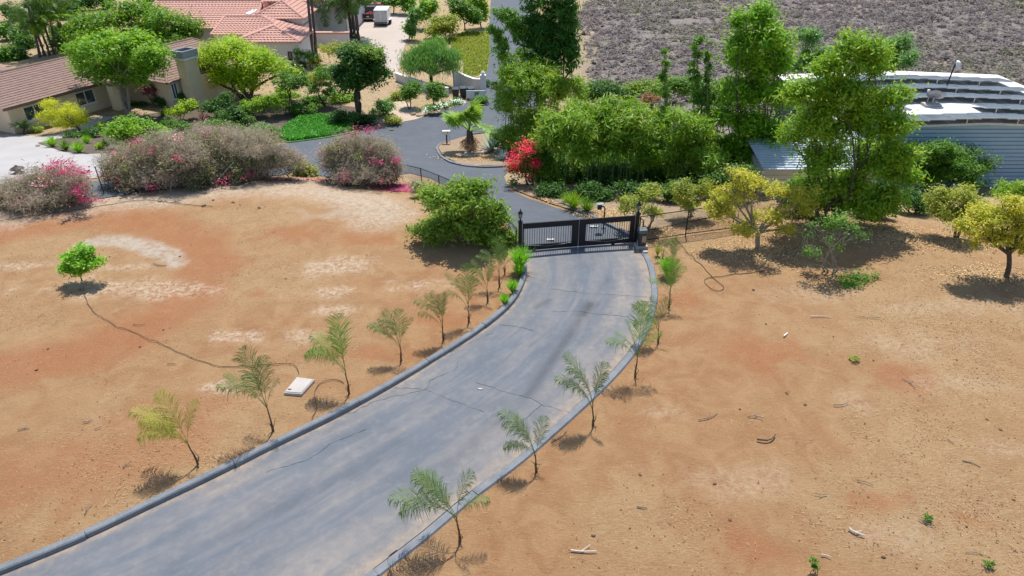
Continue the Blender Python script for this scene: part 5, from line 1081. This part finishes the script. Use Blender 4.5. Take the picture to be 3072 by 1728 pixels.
for base, top, colr, fr_l, lab in YP:
    b = hit(*base); t_ = aty(top[0], top[1], b.y); tot = (t_-b); hgt = tot.length
    r = empty('young_palm', b); tag(r, lab, 'palm', 'young palms along the driveway')
    sh_ = hgt*.33; lean = tot.normalized()*.35+Vector((0, 0, .65))
    st = [Vector((0, 0, -.08))]+[lean.normalized()*sh_*k/4+Vector((rnd.uniform(-.02, .02), 0, 0)) for k in range(1, 5)]
    MB().tube(st, [.05, .034, .026, .021, .016], 7).build('stem', m_pstem, r)
    for az, tilt, lf, ty in fr_l+[(rnd.uniform(150, 210), rnd.uniform(.25, .5), .8, 2), (rnd.uniform(20, 120), rnd.uniform(.1, .3), .75, 1)]:
        L = (hgt-sh_)*1.12*lf; f = mobj('frond', FY[colr][ty], r, st[-1] if rnd.random() < .7 else st[-2], (0, tilt*.8+rnd.uniform(-.06, .06), math.radians(az+rnd.uniform(-12, 12))), (L, L, L))
        f.rotation_mode = 'XYZ'
    for k in range(3):    # dry basin of scraped straw at the foot is part of the planting: dead leaf bases
        MB().tube([(0, 0, .05), (rnd.uniform(-.1, .1), rnd.uniform(-.1, .1), .3), (rnd.uniform(-.2, .2), rnd.uniform(-.2, .2), .45)], [.018, .012, .004], 4).build('leaf_base', m_pstem, r)
# crown fronds for grown palms
FK = [frond_mesh('frond', 60+i, l_palmd, curve=c, nl=26, ll=.30, lw=.03, hang=.8, start=.12) for i, c in enumerate((.9, 1.3, 1.7))]
FKy = [frond_mesh('frond', 70+i, l_eur, curve=c, nl=26, ll=.26, lw=.035, hang=.5, start=.12) for i, c in enumerate((.8, 1.2, 1.6))]
def palm(label, base, top, L, nf, r0, group, kinds=FK, y=None, droop=1.0):
    b = hit(*base); t_ = aty(top[0], top[1], b.y)
    r = empty('palm_tree', b); tag(r, label, 'palm', group); d = t_-b
    n = 7; pts = [Vector((0, 0, -.15))]+[d*k/n+Vector((math.sin(k*.9)*.05, 0, 0)) for k in range(1, n+1)]
    MB().tube(pts, [r0*1.25]+[r0*(1-.3*k/n) for k in range(1, n+1)], 8).build('trunk', m_ptrunk, r)
    MB().tube([d, d+Vector((0, 0, .5))], [r0*.85, r0*.45], 7).build('crownshaft', m_culm, r)
    for k in range(nf):
        f = k/nf; l = L*rnd.uniform(.8, 1.1)
        mobj('frond', kinds[k % 3], r, d+Vector((0, 0, .35)), (0, .15+1.15*((k*.618) % 1)*droop, 2*math.pi*f*2.4+rnd.uniform(-.3, .3)), (l, l*1.1, l))
for i, (b_, t_, L) in enumerate((((134, 168), (101, 68), 3.6), ((149, 166), (121, 80), 3.2), ((162, 163), (134, 76), 3.4), ((176, 160), (155, 82), 3.2), ((192, 152), (170, 38), 3.6), ((201, 148), (182, 75), 3.0), ((120, 172), (85, 20), 3.6))):
    palm('slender king palm with yellow green fronds in the row behind the ranch house roof' if i in (1, 3) else 'slender king palm with dark fronds in the row behind the ranch house roof', b_, t_, L, 11, .17, 'king palms behind the ranch house', FKy if i in (1, 3) else FK)
for b_, t_, lab in (((596, 82), (583, 14), 'palm with drooping crown before the villa roof, shorter of the pair'), ((628, 98), (611, 6), 'palm with yellow skirt before the villa roof, taller of the pair')):
    palm(lab, b_, t_, 2.8, 13, .22, 'palms before the villa roof')
for b_, t_, lab in (((937, 172), (921, -60), 'very tall palm trunk standing by the villa steps'), ((948, 170), (932, -50), 'very tall palm trunk close behind another by the villa steps')): palm(lab, b_, t_, 3.2, 12, .2, 'tall trunks by the villa')
for b_, t_, lab in (((1002, 112), (992, 38), 'full crowned queen palm at the villa garden wall'), ((1014, 113), (1012, 34), 'queen palm with hanging fronds at the villa garden wall'), ((1054, 112), (1046, 18), 'queen palm with reddish trunk at the yard edge'), ((1063, 114), (1056, 12), 'queen palm in the middle of the yard edge trio'), ((1074, 120), (1066, 4), 'queen palm with thick trunk beside the black pickup')):
    palm(lab, b_, t_, 3.6, 15, .26, 'queen palms at the yard', droop=1.25)
# fan palm on the island
def fan_leaf(seed, mat, n=24, L=.78):
    r = np.random.default_rng(seed); V = []; F = []; vv = []
    def q4(a, b, c, d, v):
        k = len(V); V.extend([a, b, c, d]); F.append((k, k+1, k+2, k+3)); vv.extend([v]*4)
    ap = np.array([0, 0, 1.0]); 
    for s in range(3):
        a0, a1 = 2.094*s, 2.094*(s+1); o = lambda w, t: np.array([w*math.cos(t), w*math.sin(t), 0])
        q4(o(.03, a0), o(.03, a1), ap+o(.018, a1), ap+o(.018, a0), .8)
    for i in range(n):
        a = (i/(n-1)-.5)*4.3; d = np.array([math.sin(a)*.0+.25*abs(math.sin(a)), math.sin(a), math.cos(a)]); d = d/np.linalg.norm(d)
        l = L*(.75+.2*math.cos(a*.5)+.1*r.random()); w = np.cross(d, [1, 0, 0]); w = w/np.linalg.norm(w)*.045
        m1 = ap+d*l*.55; e = ap+d*l*.95+np.array([.12, 0, -.22])*l*r.random(); v = r.random()
        q4(ap, ap+w*.4, m1+w, m1-w, v); q4(m1-w, m1+w, e+w*.1, e-w*.1, v)
    return npmesh('fan_leaf', np.array(V), np.array(F), mat, np.array(vv))
FL = [fan_leaf(i, l_fan) for i in range(3)]; FD = fan_leaf(9, l_dead, 14)
b = hit(1415, 462); r = empty('fan_palm', b); tag(r, 'fan palm with brown dead skirt on the kerbed island', 'palm')
t_ = aty(1408, 392, b.y)-b
MB().tube([(0, 0, -.1), (0.02, 0, .5), t_*.6, t_], [.34, .32, .3, .22], 10).build('trunk', m_ptrunk, r)
for k in range(19):
    tl = .05+1.75*((k*.618) % 1); s = rnd.uniform(1.3, 1.7); mobj('fan_leaf', FL[k % 3], r, t_, (0, tl, k*2.4), (s, s, s))
for k in range(12):
    s = rnd.uniform(.8, 1.05); mobj('dead_leaf', FD, r, t_-Vector((0, 0, .1+.2*rnd.random())), (0, rnd.uniform(2.3, 2.9), k*.55), (s, s, s))
# cycad, agave, grass tufts
def rosette(name, label, cat, base, n, L, w, mat, tilt=(.2, 1.2), curve=.4, group=None, part='leaf', thick=False, scale=1):
    b = hit(*base); r = empty(name, b); tag(r, label, cat, group); rr_ = random.Random(int(base[0]*7+base[1]))
    V = []; F = []
    for k in range(n):
        a = k*2.4+rr_.uniform(-.3, .3); t = tilt[0]+(tilt[1]-tilt[0])*((k+.5)/n)**.8; l = L*rr_.uniform(.75, 1.1); pts = []
        p = Vector((0, 0, 0)); th = t-curve*.5
        for j in range(6):
            pts.append(p.copy()); p = p+Vector((math.sin(th)*math.cos(a), math.sin(th)*math.sin(a), math.cos(th)))*l/5; th += curve/5
        s = Vector((-math.sin(a), math.cos(a), 0)); m0 = len(V)
        ws = [w*x for x in ((.6, 1, 1, .85, .55, .04) if thick else (.7, 1, .9, .7, .4, .05))]
        for q, ww_ in zip(pts, ws): V += [q-s*ww_/2, q+Vector((0, 0, -ww_*.25)), q+s*ww_/2]
        for j in range(5):
            for e in (0, 1): c = m0+3*j+e; F.append((c, c+1, c+4, c+3))
    vv = np.repeat(np.array([rr_.random() for _ in range(n)]), 18)
    mobj(part, npmesh(part, np.array([tuple(v) for v in V]), np.array(F), mat, vv), r); return r
b = hit(80, 402); r = empty('cycad', b); tag(r, 'dark green cycad rosette at the corner of the ranch house', 'cycad')
FC = [frond_mesh('frond', 80+i, l_cyc, curve=c, nl=30, ll=.16, lw=.03, hang=.1, start=.1) for i, c in enumerate((.5, .8, 1.1))]
MB().tube([(0, 0, -.1), (0, 0, .35)], [.22, .2], 9).build('trunk', m_bark, r)
for k in range(30): mobj('frond', FC[k % 3], r, (0, 0, .35), (0, .2+1.1*((k*.618) % 1), k*2.4), (1.35, 1.35, 1.35))
GT = [('tall bright green grass tuft at the gate post', (1560, 815), 420, 1.25, .045, l_grass), ('fresh grass tuft at the end of the driveway kerb', (1556, 832), 260, .75, .04, l_grass), ('smaller green grass tuft behind the kerb bend', (1537, 882), 260, .7, .035, l_grass), ('smallest green grass tuft inside the kerb bend', (1513, 918), 200, .6, .03, l_grass), ('dull grass tuft by the gate operator', (1972, 768), 120, .55, .025, l_citg), ('bright green grass tuft among palms past the gate', (1998, 830), 340, 1.0, .04, l_grass)]
for lab, bp, n, L, w, mt in GT: rosette('grass_tuft', lab, 'grass tuft', bp, n, L, w, mt, (.05, .75), .7, 'driveway grass tufts', 'blades')
for lab, bp, n, L, w in (('strappy green plant at the corner of the garden bed', (160, 442), 120, .95, .06), ('strappy green plant second along the garden bed edge', (200, 452), 120, .9, .06), ('largest strappy green plant at the garden bed edge', (240, 460), 150, 1.0, .06), ('strappy green plant next to the glossy bush', (318, 448), 110, .9, .06), ('dark strappy plant below the yellow tree', (308, 398), 110, 1.2, .07), ('strappy plant in shade behind the corner plants', (262, 432), 100, .8, .06), ('strappy plant by the porch column', (490, 350), 90, .8, .06), ('spiky yellow tuft beside the keypad stand', (1720, 628), 170, 1.1, .045), ('spiky green tuft behind the gate kerb', (1760, 640), 150, 1.0, .045), ('dry spiky tuft in the bed behind the gate', (1700, 612), 90, .8, .035)):
    rosette('strap_plant', lab, 'plant', bp, n, L, w, l_eury if 'yellow' in lab else l_bright if 'large' in lab or 'corner' in lab else l_green, (.1, 1.1), .7, 'strappy plants', 'blades')
for lab, bp, n, L, w in (('large blue grey agave behind the fan palm', (1475, 452), 26, 1.5, .2), ('blue grey agave beside the red bougainvillea', (1555, 450), 24, 1.2, .18), ('small spiky agave on the mulch island', (1508, 484), 26, 1.0, .12)):
    rosette('agave', lab, 'agave', bp, n, L, w, l_agave, (.1, 1.25), .15, 'agaves', 'leaves', True)
for lab, bp in (('round yellow green clump at the garden bed edge', (298, 450)), ('low yellow clump beside the cycad', (112, 396)), ('red and green low plants in the garden bed', (610, 362))):
    q = bp; plant('low_clump', lab, 'plant', bp, [(q[0], q[1]-8, 13, 9)], 700, .16, .07, l_plum if 'red' in lab else l_lime, 0, cr=.2, group='low clumps', crown='leaves')
# sapling on the left and tiny weeds
plant('avocado_sapling', 'small bushy green sapling on its own in the open dirt', 'sapling', (247, 842), [(212, 768, 28, 18), (250, 752, 28, 16), (275, 785, 26, 16), (205, 802, 22, 12), (240, 810, 34, 13), (240, 780, 34, 16)], 4200, .17, .065, l_bright, .03, 1, cr=.18, shell=.4, twigs=1, sub=5)
for bp, lob, n, lab in (((2445, 1718), [(2440, 1685, 10, 10), (2446, 1702, 7, 8)], 260, 'tiny green weed on a thin stalk in the open field'), ((2566, 1086), [(2566, 1078, 14, 7)], 260, 'olive weed patch flat on the open field'), ((2975, 1700), [(2972, 1690, 10, 7)], 160, 'pale green weed among straw in the field corner'), ((2790, 1565), [(2788, 1558, 12, 5)], 140, 'yellow green weed beside the pale straw patch')):
    plant('weed', lab, 'weed', bp, lob, n, .07, .03, l_citg if 'olive' in lab else l_green, .008, 1, cr=.08)
# island logs and stones
for k, (pts, rad, lab) in enumerate((([(1395, 468), (1420, 466), (1450, 466), (1465, 463)], .13, 'bleached log lying across the mulch island'), ([(1450, 466), (1475, 455), (1500, 458), (1520, 470)], .16, 'crooked grey log beside the agave on the island'), ([(1430, 474), (1400, 474), (1385, 472)], .1, 'short bleached log end in front of the fan palm'))):
    P = pline(pts); o = P[0]; tag(MB().tube([p-o+Vector((0, 0, .1+rad*.8)) for p in P], [rad*rnd.uniform(.8, 1.1) for _ in P], 8).build('log', m_bone, loc=o, smooth=True), lab, 'log')

# ------------------------------------------------------------------ loose things on the dirt
def in_drive(x, y):
    return (np.min((Dx-x)**2+(Dy-y)**2)) < .3**2
def rockmesh(name, seed, mat):
    bm = bmesh.new(); bmesh.ops.create_icosphere(bm, subdivisions=1, radius=1); r = random.Random(seed)
    for v in bm.verts: v.co *= r.uniform(.7, 1.15); v.co.z *= .7
    me = bpy.data.meshes.new(name); bm.to_mesh(me); bm.free(); me.materials.append(mat); return me
CL = [rockmesh('dirt_clod', i, m_clod) for i in range(4)]; ST = [rockmesh('stone', 10+i, m_rock) for i in range(3)]
clods = [(35, 762), (145, 1047), (110, 1110), (520, 1250), (700, 825), (858, 837), (2870, 1080), (2620, 1082), (2220, 1228), (2595, 1270), (2930, 1106), (2360, 1181), (2415, 1215), (2143, 1452), (2750, 1705), (2650, 1672), (2900, 1580), (2605, 1492), (2560, 1475), (2275, 1450), (2190, 1560), (1920, 1425), (1910, 1645), (1780, 1608), (1890, 1585), (450, 600), (720, 615), (510, 985), (490, 990), (420, 1040), (240, 870), (215, 878), (330, 770), (540, 770), (2330, 890), (2260, 870), (2298, 972), (2170, 880), (2960, 1260), (2500, 1010), (3000, 1290), (3040, 1500)]
for i, (x, y) in enumerate(clods):
    p = hit(x, y)
    if in_drive(p.x, p.y): continue
    s = rnd.uniform(.025, .062); o = mobj('dirt_clod', CL[i % 4], None, (p.x, p.y, Tf(p.x, p.y)+s*.35), (0, 0, rnd.uniform(0, 6)), (s*1.3, s, s))
    tag(o, 'small dark clod of soil lying loose on the dirt', 'clod', 'dark clods on the dirt')
for i, (x, y, s) in enumerate(((235, 592, .16), (222, 598, .12), (246, 596, .13), (190, 602, .1), (285, 588, .17), (405, 583, .13), (555, 553, .15), (480, 605, .1), (612, 617, .12), (778, 623, .1), (1100, 765, .05), (640, 600, .09), (700, 608, .1), (1240, 345, .3), (1255, 350, .2), (1175, 392, .2), (115, 440, .2))):
    p = hit(x, y); o = mobj('stone', ST[i % 3], None, (p.x, p.y, p.z+s*.3), (0, 0, i*1.3), (s*1.4, s, s)); tag(o, 'tan stone lying along the bank by the bougainvilleas' if y > 500 else 'pale garden stone at the path edge', 'stone', 'bank stones' if y > 500 else 'garden stones')
def stick(x0, y0, x1, y1, rad, mat, label, name='stick', bend=.1, group='sticks on the dirt', fork=False):
    a, b = hit(x0, y0), hit(x1, y1); d = b-a; n = Vector((-d.y, d.x, 0)); o = a; N = 5; bd = bend*rnd.choice((-1, 1))
    pts = [d*k/N+n*bd*math.sin(math.pi*k/N)+Vector((0, 0, rad+.03+rnd.uniform(0, .02))) for k in range(N+1)]
    mb = MB().tube(pts, [rad*(1-.4*k/N) for k in range(N+1)], 6)
    if fork: mb.tube([pts[2], pts[2]+d*.35+n*.3+Vector((0, 0, .03))], [rad*.7, rad*.3], 5)
    tag(mb.build(name, mat, loc=o), label, 'stick', group)
for a in [(400, 976, 437, 974), (503, 1095, 530, 1096), (55, 1293, 90, 1288), (250, 1270, 280, 1262), (285, 1290, 305, 1282), (370, 1405, 392, 1392), (255, 1545, 280, 1512), (2095, 1262, 2152, 1238), (2243, 1252, 2290, 1258), (2500, 1218, 2545, 1210), (2705, 1138, 2745, 1168), (2640, 955, 2570, 950), (2885, 1385, 2940, 1405), (2895, 1660, 2970, 1675), (1655, 1325, 1700, 1293), (2480, 1485, 2440, 1483), (2570, 1445, 2620, 1460), (2840, 1320, 2860, 1335), (1910, 1522, 1940, 1525), (500, 800, 460, 790), (2755, 1560, 2800, 1580)]:
    stick(*a, rnd.uniform(.012, .022), m_wood, 'thin brown stick lying on the dirt', fork=rnd.random() < .4)
stick(2430, 952, 2492, 954, .022, m_bone, 'bleached straight stick on the upper field', group=None, bend=.05)
stick(2545, 1590, 2592, 1612, .035, m_bone, 'short thick bleached branch in the field beside a knot of roots', group=None, fork=True)
stick(1712, 1655, 1790, 1659, .028, m_bone, 'pale stick with root knot below the leaning palm', group=None, fork=True, bend=.03)
stick(2270, 1322, 2325, 1308, .035, m_hose, 'curved dark piece of hose on the field', name='hose_piece', group=None, bend=.22)
stick(2350, 1012, 2362, 1002, .03, m_white, 'small white pipe scrap on the field', name='pipe_scrap', group=None, bend=0)
stick(2462, 1668, 2492, 1676, .02, m_bone, 'short pale stick next to the tiny weed', group=None)
# white scraps on the road behind the gate
m_pap = M('paper', (.6, .59, .57), None, 3, .9)
for (x, y), lab in (((1652, 722), 'crumpled white paper scrap on the road seen through the gate'), ((1782, 683), 'flat pale paper scrap on the road behind the gate'), ((1440, 1170), 'tiny white scrap on the driveway asphalt')):
    p = hit(x, y); z = .06; V = [(rnd.uniform(-.03, .03)+i*.09-.18, rnd.uniform(-.02, .02)+j*.07-.1, rnd.uniform(0, .06)) for i in range(5) for j in range(3)]
    F = [(i*3+j, (i+1)*3+j, (i+1)*3+j+1, i*3+j+1) for i in range(4) for j in range(2)]; s = .45 if 'tiny' in lab else 1
    tag(MB().add(V, F).build('paper_scrap', m_pap, loc=(p.x, p.y, p.z+z), scale=(s, s, s)), lab, 'paper')
def scatter(name, label, cat, pts, L, W, mat, seed, flat=.15, zoff=.02, parent=None, mound=0):
    r = np.random.default_rng(seed); n = len(pts); P = np.array(pts)
    z = T(P[:, 0], P[:, 1])+zoff+r.random(n)*mound
    c = np.stack([P[:, 0], P[:, 1], z], 1); a = r.random(n)*6.283
    t = np.stack([np.cos(a), np.sin(a), r.normal(size=n)*flat], 1); s = np.stack([-np.sin(a), np.cos(a), r.normal(size=n)*flat], 1)
    l = (L*(.4+1.2*r.random(n)))[:, None]; w = (W*(.6+.8*r.random(n)))[:, None]
    V = np.stack([c-t*l/2, c+s*w/2, c+t*l/2, c-s*w/2], 1).reshape(-1, 3)
    o = mobj(name, npmesh(name, V, quads(n), mat, np.repeat(r.random(n), 4)))
    tag(o, label, cat, kind='stuff'); return o
l_straw = LEAF('dry_straw', (.20, .12, .06), (.36, .25, .13), (.46, .36, .22), trans=.05, rough=.9, tint=(1.15, 1.15, 1.15))
l_litter = LEAF('dead_leaf_litter', (.20, .12, .06), (.48, .34, .18), (.62, .48, .3), trans=.05, rough=.9, tint=(1.15, 1.15, 1.15))
r = np.random.default_rng(77)
xs, ys = r.uniform(-30, 30, 150000), 8+26*r.random(150000)**1.1
dens = np.clip(vnoise(xs, ys, 5, 3.2)*1.5-.45+.25*(xs > 4)+(vnoise(xs, ys, 6, .8)-.5)*1.2, 0.03, 1)
k = r.random(len(xs)) < dens**2*.9
xs, ys = xs[k], ys[k]
cx_ = np.interp(ys, QL[:, 1], QL[:, 0]); rx_ = np.interp(ys, QR[:, 1], QR[:, 0])
k = (xs < cx_-.35) | (xs > rx_+.45) | (ys > 29); k &= ~((ys > 28.2) & (xs > 0) & (xs < 6.3))
scatter('straw', 'dry straw and chaff scattered over the bare dirt', 'straw', np.stack([xs[k], ys[k]], 1), .13, .010, l_straw, 78)
m_dk = LEAF('dark_crumb', (.10, .05, .025), (.2, .11, .06), None, trans=0, rough=1, tint=(1.15, 1.15, 1.15))
sel = r.random(k.sum()) < .35
scatter('soil_crumbs', 'dark crumbs of soil and bark on the bare dirt', 'soil', np.stack([xs[k], ys[k]], 1)[sel]+r.normal(size=(sel.sum(), 2))*.4, 0.05, .035, m_dk, 79, .35, .025)
def around(px, py, rx, ry, n, seed):
    c = hit(px, py); rr_ = np.random.default_rng(seed); q = rr_.normal(size=(n, 2))*.55; return np.stack([c.x+q[:, 0]*rx, c.y+q[:, 1]*ry], 1)
scatter('leaf_litter', 'brown fallen leaves under the citrus trees', 'leaves', np.concatenate([around(2275, 755, 2.4, 1.1, 2600, 1), around(2520, 690, 4.5, 1.4, 4500, 2), around(2960, 830, 2.2, .9, 2000, 3), around(2760, 720, 3.5, 1.2, 3000, 4), around(1990, 680, 2, 1.1, 1600, 5)]), .085, .045, l_litter, 80, .4, .03)
scatter('mulch_leaves', 'tan dry leaves covering the roadside beds', 'leaves', np.concatenate([around(1440, 478, 2.2, 1.1, 2400, 6), around(1690, 600, 1.0, .8, 1300, 7), around(1830, 650, 1.2, .7, 1500, 8), around(1625, 568, .8, .6, 700, 9)]), .11, .05, l_litter, 81, .4, .13)
scatter('fallen_bracts', 'fallen magenta bracts carpeting the slope under the bougainvilleas', 'petals', np.concatenate([around(1130, 552, 3.0, .45, 1700, 10), around(1210, 570, 1.2, .5, 900, 11), around(720, 538, 3.5, .35, 800, 12), around(460, 560, 1.6, .35, 500, 13), around(230, 600, 1.2, .4, 500, 14)]), .12, .09, l_mag, 82, .3, .035)
# ground cover on the bank and lawn
def inside(poly, n, seed):
    P = [(p.x, p.y) for p in pline(poly)]; xs = [p[0] for p in P]; ys = [p[1] for p in P]; rr_ = np.random.default_rng(seed)
    x = rr_.uniform(min(xs), max(xs), n*3); y = rr_.uniform(min(ys), max(ys), n*3); ins = np.zeros(len(x), bool); j = len(P)-1
    for i in range(len(P)):
        xi, yi = P[i]; xj, yj = P[j]; c = ((yi > y) != (yj > y)) & (x < (xj-xi)*(y-yi)/(yj-yi+1e-12)+xi); ins ^= c; j = i
    return np.stack([x[ins], y[ins]], 1)[:n]
l_gc = LEAF('ground_cover_leaf', (.02, .11, .008), (.06, .24, .015), (.12, .34, .03), trans=.3)
scatter('ground_cover', 'vivid green creeping plants on the roadside bank', 'ground cover', inside([(838, 418), (852, 388), (900, 356), (1000, 349), (1062, 380), (1062, 396), (960, 415), (870, 427)], 14000, 3), .16, .09, l_gc, 83, .7, .1, mound=.3)
l_yl = LEAF('lawn_blade', (.09, .15, .015), (.24, .24, .02), (.3, .24, .07), trans=.3)
scatter('lawn_grass', 'yellow green rough grass on the sloping lawn', 'grass', inside([(1342, 120), (1400, 95), (1466, 100), (1468, 160), (1460, 213), (1388, 242), (1393, 190)], 9000, 4), .3, .12, l_yl, 84, .7, .08, mound=.12)
# chaparral over the far hillside: nobody could count it
r = np.random.default_rng(5); n = 20000
cy = 58+130*r.random(n)**1.15; cxx = r.uniform(-6, 120, n)+.1*(cy-60)
keep = (cxx > .11*(cy-60)+3+5*vnoise(cxx, cy, 41, 12)) & (cxx < cy*1.05+12) & (vnoise(cxx, cy, 42, 9)+.45*vnoise(cxx, cy, 43, 3) > .22)
keep &= ~((cxx > 20) & (cxx < 42) & (cy < 62)) & ~((cy < 66) & (cxx < 22))
cxx, cy = cxx[keep], cy[keep]; K = len(cxx); per = 30
ci = np.repeat(np.arange(K), per); sz = .35+.75*r.random(K)**1.5
off = unit(r.normal(size=(K*per, 3)))*(r.random(K*per)**.4)[:, None]*sz[ci][:, None]*np.array([1, 1, .75])
pos = np.stack([cxx[ci], cy[ci], T(cxx, cy)[ci]], 1)+off; pos[:, 2] = np.maximum(pos[:, 2]+sz[ci]*.35, T(cxx, cy)[ci]+.03)
t = unit(r.normal(size=(K*per, 3))); s = unit(np.cross(t, r.normal(size=(K*per, 3)))); t[:, 2] *= .35; s[:, 2] *= .35; l = .42*(.6+.8*r.random(K*per))[:, None]; w = l*.5
V = np.stack([pos-t*l/2, pos+s*w/2, pos+t*l/2, pos-s*w/2], 1).reshape(-1, 3)
kind = r.random(K)*.75+.45*(vnoise(cxx, cy, 44, 14) > .45)
l_chap = LEAF('chaparral_leaf', (.12, .106, .105), (.20, .17, .155), (.12, .14, .06), trans=.3, rough=.9, tint=(1.15, 1.15, 1.15))
v = np.clip(kind[ci]*.8+.2*r.random(K*per), 0, 1)
tag(mobj('chaparral', npmesh('chaparral', V, quads(K*per), l_chap, np.repeat(v, 4))), 'grey purple dry scrub covering the far hillside', 'scrub', kind='stuff')
